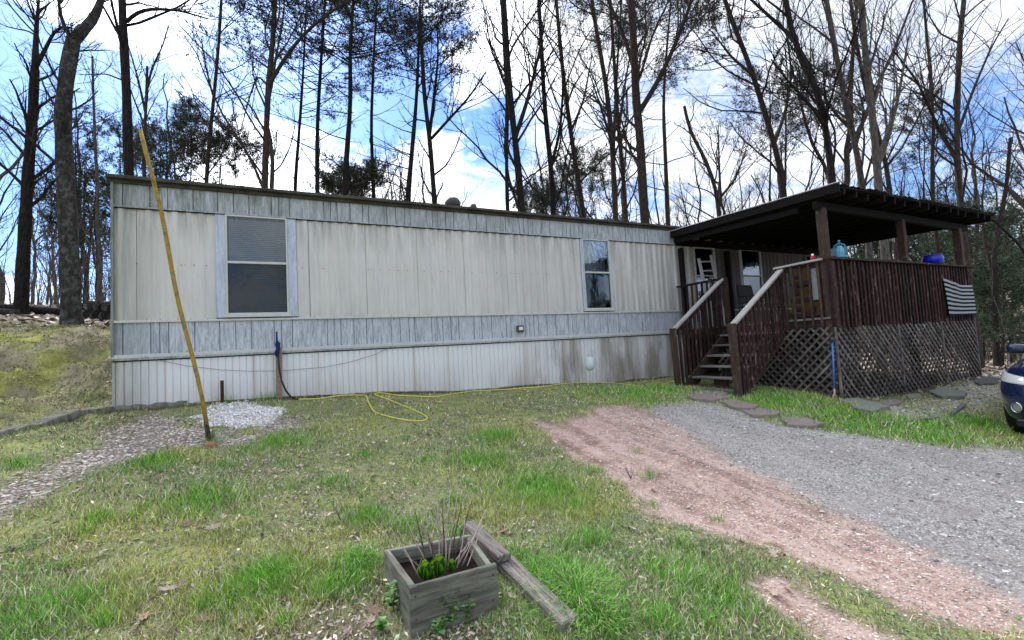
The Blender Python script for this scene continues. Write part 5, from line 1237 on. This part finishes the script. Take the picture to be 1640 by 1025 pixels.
# leafy weeds in front of the planter
def weed(c, n_, h, lab, seed):
    r_ = random.Random(seed); t_ = thing('weed', lab, 'weed', tuple(c))
    WG = bpy.data.materials.get('weed_green') or m_plain('weed_green', (.20, .36, .12), .6, .3, .35, 25)
    for s_ in range(n_):
        a = r_.uniform(0, 6.28); hh = h*r_.uniform(.65, 1); tip = c+[math.cos(a)*.05*r_.random()*hh/.1, math.sin(a)*.04*r_.random()*hh/.1, hh]; m_ = MB(); m_.tube([c, (c+tip)/2+[0, 0, .01], tip], [.0022, .0018, .001], 5); m_.build('stem', WG, t_)
        for k in range(int(5+hh*60)):
            q = r_.random(); e = c+(tip-c)*(.15+.85*q); b_ = r_.uniform(0, 6.28); L = r_.uniform(.014, .032)*(1.35-q*.6)*1.2
            leaf_mesh('leaf', e, (math.cos(b_), math.sin(b_), r_.uniform(-.1, .5)), (0, 0, 1), L, L*.8, WG, t_, .1, 3)
weed(gp(722, 1000), 7, .21, 'tall leafy weed growing against the front board of the planter', 1)
weed(gp(752, 992), 5, .13, 'low bushy weed at the right of the planter front', 2)
weed(gp(702, 1014), 6, .08, 'ground-hugging weed in front of the small pink stone', 3)
weed(gp(630, 975), 5, .13, 'pale weed beside the left board of the planter', 6)
weed(gp(614, 1010), 4, .08, 'little bright weed at the bottom left of the planter', 7)
for (px, py, n_) in ((1010, 762, 7), (548, 838, 2)):
    c = gp(px, py); m_ = MB()
    for k in range(n_): a = RL.uniform(0, 6.28); m_.tube([c, c+[.05*math.cos(a), .05*math.sin(a), RL.uniform(.07, .14)]], [.003, .0015], 4)
    tag(m_.build('dead_seedling', STD), 'dead twiggy seedling on the edge of the red dirt' if n_ == 7 else 'single dark stalk standing in the lawn', 'twig')

# ------------------------------------------------------------------ trees
tr = np.random.RandomState(17)
def nrm(a): return a/(np.linalg.norm(a, axis=-1, keepdims=True)+1e-9)
def resample(pts, n_):
    pts = np.array(pts, float); d = np.r_[0, np.cumsum(np.linalg.norm(np.diff(pts, axis=0), axis=1))]; t = np.linspace(0, d[-1], n_)
    o_ = np.stack([np.interp(t, d, pts[:, k]) for k in range(3)], -1)
    o_[1:-1] = o_[1:-1]*.5+(o_[:-2]+o_[2:])*.25; return o_
def tubes(P, R, k):
    "P (M,N,3), R (M,N) -> verts, quad faces"
    M_, N, _ = P.shape; T = np.empty_like(P); T[:, 1:-1] = P[:, 2:]-P[:, :-2]; T[:, 0] = P[:, 1]-P[:, 0]; T[:, -1] = P[:, -1]-P[:, -2]; T = nrm(T)
    ref = np.where(np.abs(T[:, :1, 2:3]) > .8, np.array([1., 0, 0]), np.array([0, 0, 1.])); x = nrm(np.cross(T, np.broadcast_to(ref, T.shape))); y = np.cross(T, x)
    a = 2*math.pi*np.arange(k)/k; V = P[:, :, None]+(x[:, :, None]*np.cos(a)[:, None]+y[:, :, None]*np.sin(a)[:, None])*R[:, :, None, None]
    id_ = np.arange(M_*N*k).reshape(M_, N, k); A = id_[:, :-1]; B = id_[:, 1:]; Fc = np.stack([A, np.roll(A, -1, 2), np.roll(B, -1, 2), B], -1).reshape(-1, 4)
    return V.reshape(-1, 3), Fc
def shoots(P, R, cnt, t0, t1, ang, ratio, n_, up=.25, wig=.12, rr=.55, rmin=.004, taper=.5, Lref=None, rs_=None):
    "child branches along each parent polyline"
    rs_ = rs_ or tr; M_, N, _ = P.shape; L = np.linalg.norm(np.diff(P, axis=1), axis=2).sum(1)
    t = (t0+(t1-t0)*(np.arange(cnt)[None]+rs_.rand(M_, cnt))/cnt); u = t*(N-1); i = np.minimum(u.astype(int), N-2); fr = (u-i)[..., None]; mi = np.arange(M_)[:, None]
    S_ = P[mi, i]*(1-fr)+P[mi, i+1]*fr; r0 = (R[mi, i]*(1-fr[..., 0])+R[mi, i+1]*fr[..., 0]); T = nrm(P[mi, i+1]-P[mi, i])
    rd = rs_.normal(size=(M_, cnt, 3)); pr = nrm(rd-T*(rd*T).sum(-1, keepdims=True)); al = rs_.uniform(*ang, size=(M_, cnt, 1)); D = nrm(T*np.cos(al)+pr*np.sin(al))
    ln = ((Lref if Lref is not None else L)[:, None]*ratio*(1-taper*(t-t0)/(t1-t0+1e-6))*rs_.uniform(.6, 1.25, (M_, cnt)))
    Q = [S_]; d = D; st = (ln/(n_-1))[..., None]
    for k in range(n_-1): d = nrm(d+rs_.normal(0, wig, d.shape)+np.array([0, 0, up/(n_-1)])); Q.append(Q[-1]+d*st)
    Q = np.stack(Q, 2).reshape(M_*cnt, n_, 3); rb = np.maximum(np.minimum(r0*rr, ln*.03), rmin).reshape(-1, 1); return Q, rb*np.linspace(1, .35, n_)[None]
def cat(parts):
    V = []; Fc = []; o = 0
    for v, f in parts: V.append(v); Fc.append(f+o); o += len(v)
    return np.concatenate(V), np.concatenate(Fc)
def bare_crown(limbs, rad, H, dens=1., lowest=.35, fine=True, rmin=.004, spread=1.):
    "limbs: list of polylines (n,3); radii arrays"
    out_ = []
    for P, R in zip(limbs, rad):
        P = P[None]; R = R[None]; L = H*spread
        c1 = max(3, int(15*dens)); P1, R1 = shoots(P, R, c1, lowest, .98, (.45, 1.0), 1, 8, .55, .14, .42, .009, .45, Lref=np.array([L*.26]))
        out_.append(tubes(P1, R1, 5)); P2, R2 = shoots(P1, R1, 6, .25, 1, (.4, .95), .50, 5, .35, .16, .55, rmin*1.2); out_.append(tubes(P2, R2, 3))
        if fine:
            P3, R3 = shoots(P2, R2, 4, .15, 1, (.4, .9), .55, 4, .25, .16, .6, rmin*.7); out_.append(tubes(P3, R3, 3))
    return cat(out_)
def trunk_mesh(P, R, k=10):
    R = R*(1+.05*np.sin(np.arange(len(R))*1.7)); return tubes(P[None], R[None], k)
def tree_from_photo(name, label, d, wpx, path, limbs=(), dens=1., lowest=.3, bark=BARK_D, H=None, over=5., cat_='tree', group=None, spread=1., crown_mat=None, rtop=.5, rmin=.0035):
    "path: photo pixels from bottom to top of the visible trunk, all at forward depth d"
    pts = [at_depth(x, y, d) for x, y in path]; p0 = pts[0].copy()
    g = np.array([p0[0], p0[1], gz(p0[0], p0[1])-.15]); r0 = wpx/2*d/F/math.hypot(1, (path[0][0]-CX)/F)
    if p0[2]-g[2] > .6: pts = [g+(pts[0]-pts[1])*[1, 1, 0]*.3] + pts
    else: pts[0] = np.array([p0[0], p0[1], min(p0[2], g[2]+.1)])
    if over: e = nrm(pts[-1]-pts[-2]); pts.append(pts[-1]+(e+[0, 0, .6])*over*.6)
    P = resample(pts, 22); Ht = np.linalg.norm(P[-1]-P[0]); R = r0*np.linspace(1, rtop, 22)**1.0; R[0] *= 1.45; R[1] *= 1.1
    root = thing(name, label, cat_, tuple(P[0]), group)
    o = link('trunk', fast_mesh('trunk', *trunk_mesh(P, R, 14 if wpx > 16 else 8), True), bark, root)
    LP_ = [P]; LR = [R]; lv = []
    for lpath, f0, w2 in limbs:
        q = [at_depth(x, y, d+dd) for x, y, dd in lpath]; e = nrm(q[-1]-q[-2]); 
        if lpath[-1][1] < 25: q.append(q[-1]+e*over*.5)
        q = resample(q, 12); r2 = w2/2*d/F/math.hypot(1, (path[0][0]-CX)/F)*np.linspace(1, .35, 12); lv.append(tubes(q[None], r2[None], 8)); LP_.append(q); LR.append(r2)
    v, f = bare_crown(LP_, LR, Ht, dens, lowest, True, rmin*d/20+.0002, spread)
    if lv: 
        v2, f2 = cat(lv); lo = link('limb', fast_mesh('limb', v2, f2, True), bark, root)
    link('crown', fast_mesh('crown', v, f, False), crown_mat or bark, root); return root
def tuft_mesh(P, per, ln, wd, rs_=None, col=None, seg=(.25, 1)):
    "needle tufts along polylines P"
    rs_ = rs_ or tr; M_, N, _ = P.shape; t = rs_.uniform(seg[0], seg[1], (M_, per)); u = t*(N-1); i = np.minimum(u.astype(int), N-2); fr = (u-i)[..., None]; mi = np.arange(M_)[:, None]
    S_ = (P[mi, i]*(1-fr)+P[mi, i+1]*fr).reshape(-1, 3); T = nrm(P[mi, i+1]-P[mi, i]).reshape(-1, 3); m = len(S_); K = 5
    D = nrm(T[:, None]*.7+rs_.normal(0, .75, (m, K, 3))); l_ = ln*rs_.uniform(.5, 1.2, (m, K, 1)); S_ = S_+rs_.normal(0, ln*.55, S_.shape); sd_ = nrm(np.cross(D, rs_.normal(size=(m, K, 3))))*wd*.5
    V = np.stack([S_[:, None]-sd_, S_[:, None]+sd_, S_[:, None]+D*l_], 2).reshape(-1, 3); return V, np.arange(m*K*3).reshape(-1, 3)
def pine_parts(P, R, H, t0, reach, n1=34, n2=7, per=9, ln=.22, wd=.05, droop=0., rmin=.01, dead=8, n3=0):
    P1, R1 = shoots(P[None], R[None], n1, t0, .985, (1.05, 1.6), 1, 7, .25+droop, .10, .35, rmin*1.3, .55, Lref=np.array([reach*2.0])); P1s = P1
    P2, R2 = shoots(P1, R1, n2, .3, 1, (.4, 1.0), .42, 5, .3, .14, .6, rmin)
    wood = [tubes(P1, R1, 5), tubes(P2, R2, 3)]; fol = [tuft_mesh(P2, per, ln, wd), tuft_mesh(P1, 4, ln, wd, seg=(.55, 1))]
    if dead:
        Pd, Rd = shoots(P[None], R[None], dead, max(.12, t0-.35), t0, (1.1, 1.7), 1, 6, .15, .12, .3, rmin*1.2, .1, Lref=np.array([reach*1.1])); wood.append(tubes(Pd, Rd, 4)); Pe, Re = shoots(Pd, Rd, 4, .3, 1, (.4, 1), .4, 4, .1, .15, .6, rmin); wood.append(tubes(Pe, Re, 3))
    return cat(wood), cat(fol)
def pine_from_photo(name, label, d, wpx, path, crown_py, reach, over=5., mat=NEEDLE, bark=BARK_B, group=None, **kw):
    pts = [at_depth(x, y, d) for x, y in path]; p0 = pts[0]; g = np.array([p0[0], p0[1], gz(p0[0], p0[1])-.15])
    if p0[2]-g[2] > .5: pts = [g+(pts[0]-pts[1])*[1, 1, 0]*.2]+pts
    if over: pts.append(pts[-1]+nrm(pts[-1]-pts[-2])*over)
    P = resample(pts, 22); H = np.linalg.norm(P[-1]-P[0]); R = wpx/2*d/F/math.hypot(1, (path[0][0]-CX)/F)*np.linspace(1, .15, 22); zc = at_depth(path[0][0], crown_py, d)[2]; t0 = np.clip(np.interp(zc, P[:, 2], np.linspace(0, 1, 22)), .05, .9)
    root = thing(name, label, 'tree', tuple(P[0]), group); link('trunk', fast_mesh('trunk', *trunk_mesh(P, R, 10), True), bark, root)
    (wv, wf), (fv, ff) = pine_parts(P, R, H, t0, reach, **kw); link('branches', fast_mesh('branches', wv, wf, False), bark, root); link('crown', fast_mesh('crown', fv, ff, False), mat, root); return root

# the trees one can tell apart, left to right
tree_from_photo('forked_tree', 'tall dark forked trunk at the far left of the bank', 13., 27, [(32, 523), (38, 400), (45, 280), (52, 190), (56, 110)], [([(56, 112, 0), (58, 50, .2), (62, 0, .4)], 0, 15), ([(57, 108, 0), (72, 80, -.2), (84, 55, -.4), (97, 42, -.5), (112, 44, -.6)], 0, 10)], 1., .45, BARK_D, over=0, rtop=.62)
tree_from_photo('big_mottled_tree', 'thick mottled grey tree trunk on the mossy bank, forking near the top', 11.2, 38, [(117, 545), (113, 480), (111, 400), (107, 320), (103, 250), (100, 180), (108, 110), (118, 62)], [([(116, 66, 0), (132, 50, 0), (150, 30, .2), (160, 8, .3), (170, -40, .4)], 0, 24), ([(117, 64, 0), (104, 46, -.2), (96, 20, -.3), (92, -20, -.5)], 0, 10)], .9, .55, BARK_L, over=0, spread=.7, rtop=.68)
tree_from_photo('straight_dark_tree', 'straight dark trunk rising behind the left end of the home roof', 16., 21, [(208, 330), (205, 240), (203, 150), (199, 80), (196, 20)], [([(204, 34, 0), (215, 22, -.3), (238, 14, -.6), (285, 16, -1), (332, 30, -1.4)], 0, 8), ([(200, 130, 0), (170, 118, .5), (128, 120, .8)], 0, 4)], .8, .55, BARK_D, over=6)
tree_from_photo('curved_tree', 'thin curving pale trunk seen beside the left corner of the home', 17., 8, [(157, 515), (159, 460), (163, 410), (155, 370), (157, 310), (153, 240), (150, 170)], [], .7, .35, BARK_P, over=2)
tree_from_photo('slim_tree', 'slim forked tree above the tip of the yellow pole', 20., 9, [(232, 300), (229, 235), (233, 190), (235, 140)], [([(233, 180, 0), (222, 130, 0), (205, 70, .3)], 0, 5), ([(234, 150, 0), (243, 110, 0), (262, 70, 0), (270, 40, 0)], 0, 5), ([(231, 200, 0), (215, 160, 0), (200, 120, 0)], 0, 4)], .7, .3, BARK_B, over=1)
tree_from_photo('slim_tree', 'slender bent tree between the yellow pole and the first window', 21., 9, [(330, 300), (333, 250), (341, 170), (346, 120), (352, 50)], [([(343, 160, 0), (330, 110, 0), (322, 60, 0)], 0, 4)], .9, .25, BARK_B, over=2)
tree_from_photo('brown_tree', 'brown trunk with a long right limb behind the first window', 18., 13, [(424, 290), (427, 200), (430, 130), (438, 60), (440, 0)], [([(429, 140, 0), (448, 105, -.3), (480, 60, -.6), (520, 25, -1), (560, 0, -1)], 0, 7), ([(427, 135, 0), (412, 120, .4), (398, 160, .6), (384, 215, .8)], 0, 4)], .95, .3, BARK_B, over=4)
pine_from_photo('dense_pine', 'dense dark pine at the left of the high evergreen group', 21., 11, [(508, 300), (508, 200), (514, 100), (520, 10)], 150, 2.4, 5., NEEDLE_D, BARK_D, n1=60, per=19, ln=.15, wd=.024)
pine_from_photo('dense_pine', 'dense dark pine with spreading crown high above the roof', 19., 13, [(551, 305), (556, 240), (562, 160), (560, 80), (566, 0)], 110, 2.6, 5., NEEDLE_D, BARK_D, n1=66, per=20, ln=.15, wd=.024)
pine_from_photo('dense_pine', 'dark pine leaning slightly behind the evergreen group', 24., 9, [(598, 300), (594, 200), (598, 110), (602, 20)], 90, 2.6, 5., NEEDLE_D, BARK_D, n1=56, per=17, ln=.16, wd=.026)
pine_from_photo('dense_pine', 'dark pine behind the brown trunk with low ragged branches', 25., 9, [(472, 300), (480, 200), (486, 110), (490, 20)], 190, 2.6, 4., NEEDLE_D, BARK_D, n1=46, per=11, ln=.18, wd=.03)
pine_from_photo('ragged_pine', 'ragged half-bare pine left of the roof vent', 18., 13, [(652, 330), (660, 240), (667, 160), (670, 90), (672, 30)], 150, 1.7, 1.5, NEEDLE_D, BARK_D, n1=44, per=9, dead=14, ln=.16, wd=.025)
tree_from_photo('forked_dark_tree', 'dark tree forking just above the roof left of the vent', 17.5, 11, [(697, 335), (692, 270), (688, 220), (680, 160), (676, 90)], [([(691, 222, 0), (720, 190, -.5), (752, 155, -1), (778, 115, -1.2)], 0, 5), ([(688, 215, 0), (696, 150, .3), (702, 90, .4), (700, 40, .6)], 0, 6)], .9, .25, BARK_D, over=2)
tree_from_photo('twin_tree', 'taller trunk of the close pair right of the roof vent', 17., 14, [(836, 345), (830, 270), (824, 215), (816, 150), (812, 80), (808, 20)], [([(826, 218, 0), (845, 160, -.3), (860, 100, -.6), (872, 40, -.8)], 0, 8), ([(815, 150, 0), (795, 100, .3), (776, 50, .5)], 0, 5)], .95, .28, BARK_D, over=4)
tree_from_photo('twin_tree', 'thinner straight trunk of the close pair right of the roof vent', 19., 8, [(813, 345), (811, 260), (813, 180), (808, 90)], [], .8, .35, BARK_D, over=4)
tree_from_photo('bare_tree', 'bare dark tree with curved limbs left of the round pine', 18., 11, [(886, 350), (884, 280), (878, 230), (872, 170), (868, 90)], [([(882, 270, 0), (897, 210, .3), (902, 140, .4), (898, 70, .5)], 0, 6)], .9, .25, BARK_D, over=4)
tree_from_photo('bare_tree', 'leaning bare trunk rising through the round pine', 20., 10, [(936, 350), (924, 280), (914, 210), (904, 140), (896, 60)], [([(914, 212, 0), (935, 160, .3), (948, 90, .5)], 0, 5)], .9, .3, BARK_B, over=4)
tree_from_photo('bare_tree', 'bare trunk left of the brown pine, branching low', 19., 11, [(986, 355), (983, 280), (978, 200), (970, 130), (955, 50)], [([(980, 230, 0), (965, 180, -.3), (945, 120, -.5)], 0, 5)], .9, .25, BARK_B, over=4)
tree_from_photo('bare_tree', 'slim bare trunk close beside the brown pine', 18., 9, [(1003, 360), (998, 280), (990, 200), (985, 120)], [([(992, 200, 0), (1000, 140, 0), (1012, 70, 0)], 0, 5)], .9, .3, BARK_B, over=4)
tree_from_photo('brown_trunk_tree', 'tall brown trunk in the middle of the wood above the right window', 16.5, 18, [(1034, 365), (1028, 290), (1026, 220), (1018, 160), (1016, 90), (1012, 20)], [([(1024, 180, 0), (1060, 120, -.5), (1090, 50, -.8), (1108, 0, -1)], 0, 9), ([(1016, 110, 0), (1000, 60, .4), (978, 10, .6)], 0, 8)], .9, .35, BARK_B, over=4)
pine_from_photo('crowned_pine', 'straight pine with dark layered crown left of the porch roof', 21., 11, [(1070, 365), (1066, 260), (1062, 170), (1066, 100), (1072, 30)], 105, 2.3, 3., NEEDLE_D, BARK_B, n1=52, per=24, ln=.15, wd=.026, dead=10)
pine_from_photo('crowned_pine', 'high dark pine crown behind the tall brown trunk', 24., 10, [(985, 365), (982, 260), (986, 150), (992, 50)], 60, 2.4, 4., NEEDLE_D, BARK_B, n1=50, per=20, ln=.15, wd=.026, dead=6)
tree_from_photo('twisted_tree', 'low twisting tree rising behind the porch roof slope', 17., 10, [(1152, 345), (1146, 300), (1128, 250), (1106, 215), (1096, 170)], [([(1150, 320, 0), (1176, 290, 0), (1196, 240, 0)], 0, 5), ([(1155, 330, 0), (1152, 270, 0), (1150, 200, 0)], 0, 5)], .8, .2, BARK_B, over=0)
tree_from_photo('arching_tree', 'bare tree arching left above the porch roof', 16., 13, [(1256, 320), (1250, 265), (1238, 225), (1222, 170), (1196, 90), (1170, 30)], [([(1240, 230, 0), (1258, 180, .3), (1268, 120, .5), (1262, 60, .7)], 0, 7), ([(1205, 120, 0), (1170, 90, -.4), (1140, 50, -.8)], 0, 6)], .95, .25, BARK_B, over=4)
tree_from_photo('curving_tree', 'dark trunk curving left above the porch roof corner', 15., 16, [(1334, 300), (1328, 240), (1318, 180), (1300, 115), (1278, 90), (1265, 40), (1258, 0)], [([(1302, 118, 0), (1270, 60, .5), (1220, 15, .8)], 0, 9), ([(1322, 205, 0), (1300, 170, -.5), (1262, 130, -.9), (1235, 95, -1.2)], 0, 7)], .95, .35, BARK_D, over=4)
tree_from_photo('leaning_tree', 'trunk leaning left just right of the porch roof corner', 15.5, 15, [(1381, 300), (1372, 240), (1360, 190), (1345, 120), (1330, 40)], [([(1366, 210, 0), (1340, 185, .4), (1318, 150, .6), (1298, 130, .8)], 0, 7)], .9, .3, BARK_P, over=4)
tree_from_photo('pale_trunk_tree', 'thick pale straight trunk rising above the porch roof', 14.5, 17, [(1408, 315), (1403, 240), (1395, 170), (1386, 90), (1380, 10)], [([(1404, 270, 0), (1422, 225, .3), (1440, 150, .5), (1455, 60, .8)], 0, 9)], .9, .4, BARK_P, over=4)
tree_from_photo('bare_tree', 'grey trunk close right of the thick pale trunk', 17., 11, [(1426, 320), (1422, 270), (1385, 140), (1370, 60), (1362, 0)], [], .9, .35, BARK_B, over=4)
tree_from_photo('spreading_tree', 'bare tree with wide V-shaped limbs over the right end of the porch', 16., 15, [(1540, 345), (1534, 280), (1532, 220), (1534, 140), (1536, 60), (1545, 0)], [([(1530, 250, 0), (1500, 200, -.3), (1470, 130, -.6), (1430, 80, -.9)], 0, 8), ([(1533, 215, 0), (1560, 140, .4), (1590, 70, .7), (1615, 30, .9)], 0, 7)], 1., .3, BARK_B, over=4)
tree_from_photo('bare_tree', 'straight thin trunk between the pale trunk and the spreading tree', 20., 9, [(1494, 330), (1492, 270), (1496, 200), (1490, 120)], [], .9, .3, BARK_B, over=4)
tree_from_photo('double_stemmed_tree', 'crooked grey double-stemmed tree standing right of the porch', 17., 13, [(1598, 585), (1594, 520), (1597, 470), (1590, 420), (1600, 360), (1612, 300)], [([(1592, 440, 0), (1578, 400, .3), (1572, 330, .4), (1580, 250, .4)], 0, 7)], .7, .35, BARK_B, over=2)
tree_from_photo('arching_sapling', 'long bare limb arching in from the right edge', 14., 8, [(1680, 560), (1665, 470), (1640, 400), (1600, 360), (1560, 330)], [], .8, .3, BARK_D, over=0)
# evergreens: named ones
for k, (px, py0, py1, d, rch, lab, mt) in enumerate((
    (305, 290, 172, 27., 1.15, 'small round-topped pine right of the pole tip', NEEDLE), (255, 300, 215, 29., 1.4, 'small bushy pine just right of the yellow pole', NEEDLE), (190, 330, 195, 30., 1.4, 'bushy pine behind the straight dark trunk', NEEDLE),
    (375, 310, 225, 26., 1.4, 'low dark pine above the roof over the first window', NEEDLE_D), (582, 325, 275, 25., 1.15, 'low rounded pine showing above the roof under the dense pines', NEEDLE), (545, 325, 290, 27., 1.0, 'low spreading pine left of the rounded one', NEEDLE),
    (930, 350, 258, 25., 1.45, 'round grey-green pine above the roof near the right window', NEEDLE), (868, 350, 312, 27., 1.2, 'lower left neighbour of the round grey-green pine', NEEDLE), (1232, 330, 120, 25., 1.9, 'wispy evergreen with level sprays above the porch roof', NEEDLE_D), (1318, 300, 105, 24., 1.5, 'dark evergreen behind the curving trunk over the porch', NEEDLE_D), (1478, 330, 150, 28., 1.3, 'thin evergreen behind the right part of the porch roof', NEEDLE_D),
    (120, 540, 190, 26., 1.6, 'tall feathery pine behind the mottled trunk', NEEDLE_D), (350, 320, 190, 30., 1.3, 'feathery pine between the bent tree and the brown trunk', NEEDLE_D))):
    pine_from_photo('pine_tree', lab, d, 5+k % 3, [(px, py0), (px+3, (py0+py1)/2), (px, py1)], py0-(py0-py1)*.28, rch, 0, mt, BARK_D, n1=44, n2=7, per=12, ln=.13, wd=.024, dead=4, droop=.3)
for k, (px, py0, py1, d, rch, lab) in enumerate(((1575, 590, 330, 21., 2.0, 'green cedar right of the striped flag'), (1620, 590, 300, 24., 2.4, 'broad green cedar at the right edge'), (1660, 590, 340, 20., 2.0, 'cedar partly outside the right edge'), (1545, 560, 380, 28., 2.2, 'cedar half hidden behind the end post of the porch'), (1605, 585, 420, 17.5, 1.3, 'young cedar below the crooked double-stemmed tree'), (1450, 560, 370, 30., 2., 'cedar seen through the porch opening'))):
    pine_from_photo('cedar_tree', lab, d, 7, [(px, py0), (px+2, (py0+py1)/2), (px, py1)], py0-(py0-py1)*.1, rch, 0, CEDAR, BARK_B, n1=44, n2=7, per=12, ln=.17, wd=.028, dead=0, droop=-.1)
# far woods: a few meshes shared by many trees
far_meshes = []
for q in range(7):
    H = 15+q*.6; n_ = 18; P = np.stack([np.cumsum(tr.normal(0, .10, n_)), np.cumsum(tr.normal(0, .10, n_)), np.linspace(-.3, H, n_)], -1); R = np.linspace(.17, .03, n_)
    lims = [P]; rad = [R]
    for j in range(2 if q % 2 else 1):
        i0 = 6+3*j; a = tr.uniform(0, 6.28); e = np.array([math.cos(a)*.45, math.sin(a)*.45, 1]); Lq = P[i0]+nrm(e)*np.linspace(0, H*.45, 10)[:, None]+np.cumsum(tr.normal(0, .08, (10, 3)), 0); lims.append(Lq); rad.append(np.linspace(.09, .02, 10))
    tv = [trunk_mesh(P, R, 6)]+[tubes(l_[None], r_[None], 5) for l_, r_ in zip(lims[1:], rad[1:])]+[bare_crown(lims, rad, H, .6, .3, True, .0055)]
    far_meshes.append(fast_mesh('far_tree', *cat(tv), False))
for k, me in enumerate(far_meshes): me.materials.append((BARK_B, BARK_P, TWIG)[k % 3])
pine_far = []
for q in range(3):
    n_ = 18; H = 13.; P = np.stack([np.cumsum(tr.normal(0, .06, n_)), np.cumsum(tr.normal(0, .06, n_)), np.linspace(-.3, H, n_)], -1); R = np.linspace(.15, .03, n_)
    (wv, wf), (fv, ff) = pine_parts(P, R, H, .45, 2.0, n1=32, n2=5, per=6, ln=.34, wd=.08, dead=6); pv, pf = cat([trunk_mesh(P, R, 6), (wv, wf)])
    a_ = fast_mesh('trunk', pv, pf, False); a_.materials.append(BARK_D); b_ = fast_mesh('crown', fv, ff, False); b_.materials.append(NEEDLE); pine_far.append((a_, b_))
RT = random.Random(33)
def far_spot(a0, a1, r0, r1): a = math.radians(RT.uniform(a0, a1)); r = RT.uniform(r0, r1); return math.sin(a)*r, math.cos(a)*r
def blocked(x, y): return -4 < x < 17 and 0 < y < 14
placed = 0
for (a0, a1, r0, r1, n_) in ((-32, 2, 26, 50, 17), (2, 45, 28, 55, 15), (45, 62, 30, 60, 10), (62, 84, 26, 70, 34), (-34, 84, 50, 95, 90), (130, 260, 20, 45, 26)):
    for _ in range(n_):
        x, y = far_spot(a0, a1, r0, r1)
        if blocked(x, y): continue
        o = bpy.data.objects.new('far_tree', far_meshes[RT.randrange(7)]); COL.objects.link(o); o.location = (x, y, gz(x, y)-.1); s_ = RT.uniform(.7, 1.15); o.scale = (s_, s_, s_*RT.uniform(.85, 1.1)); o.rotation_euler = (RT.uniform(-.05, .05), RT.uniform(-.05, .05), RT.uniform(0, 6.28))
        tag(o, 'bare leafless tree in the woods behind the home', 'tree', 'bare trees of the far woods')
for (a0, a1, r0, r1, n_) in ((-32, 10, 32, 60, 14), (10, 50, 36, 60, 10), (55, 82, 36, 70, 16)):
    for _ in range(n_):
        x, y = far_spot(a0, a1, r0, r1)
        if blocked(x, y): continue
        t_ = thing('far_pine', 'dark evergreen standing deep in the far woods', 'tree', (x, y, gz(x, y)-.1), 'evergreens of the far woods'); t_['local'] = 1; s_ = RT.uniform(.6, 1.); t_.scale = (s_, s_, s_); t_.rotation_euler[2] = RT.uniform(0, 6.28)
        a_, b_ = pine_far[RT.randrange(3)]; link('trunk', a_, None, t_); link('crown', b_, None, t_)
# brush and saplings too many to count
def brush(n_, a0, a1, r0, r1, h0, name):
    a = np.radians(tr.uniform(a0, a1, n_)); r = tr.uniform(r0, r1, n_); x, y = np.sin(a)*r, np.cos(a)*r; k = ~(((x > -4) & (x < 17) & (y < 13.5)) | (y < -6)); x, y, r = x[k], y[k], r[k]; m = len(x); z = ground(x, y)
    h = h0*tr.uniform(.4, 1.2, m); N = 5; P = np.zeros((m, N, 3)); lean = tr.normal(0, .12, (m, 2)); 
    for j in range(N): t = j/(N-1); P[:, j] = np.stack([x+lean[:, 0]*h*t+tr.normal(0, .03, m), y+lean[:, 1]*h*t+tr.normal(0, .03, m), z-.1+h*t], -1)
    R = np.maximum(.010, .0006*r)[:, None]*np.linspace(1.2, .5, N)[None]; P1, R1 = shoots(P, R, 6, .3, 1, (.4, 1.), .34, 4, .3, .15, .7, .006); P2, R2 = shoots(P1, R1, 3, .3, 1, (.4, 1), .5, 3, .2, .15, .8, .006)
    tag(link(name, fast_mesh(name, *cat([tubes(P, R, 4), tubes(P1, R1, 3), tubes(P2, R2, 3)]), False), BARK_P), kind='stuff')
brush(330, -36, -10, 22, 60, 4., 'left_brush'); brush(420, 58, 84, 19, 75, 3.4, 'hillside_brush'); brush(260, 0, 60, 26, 60, 4., 'back_brush')
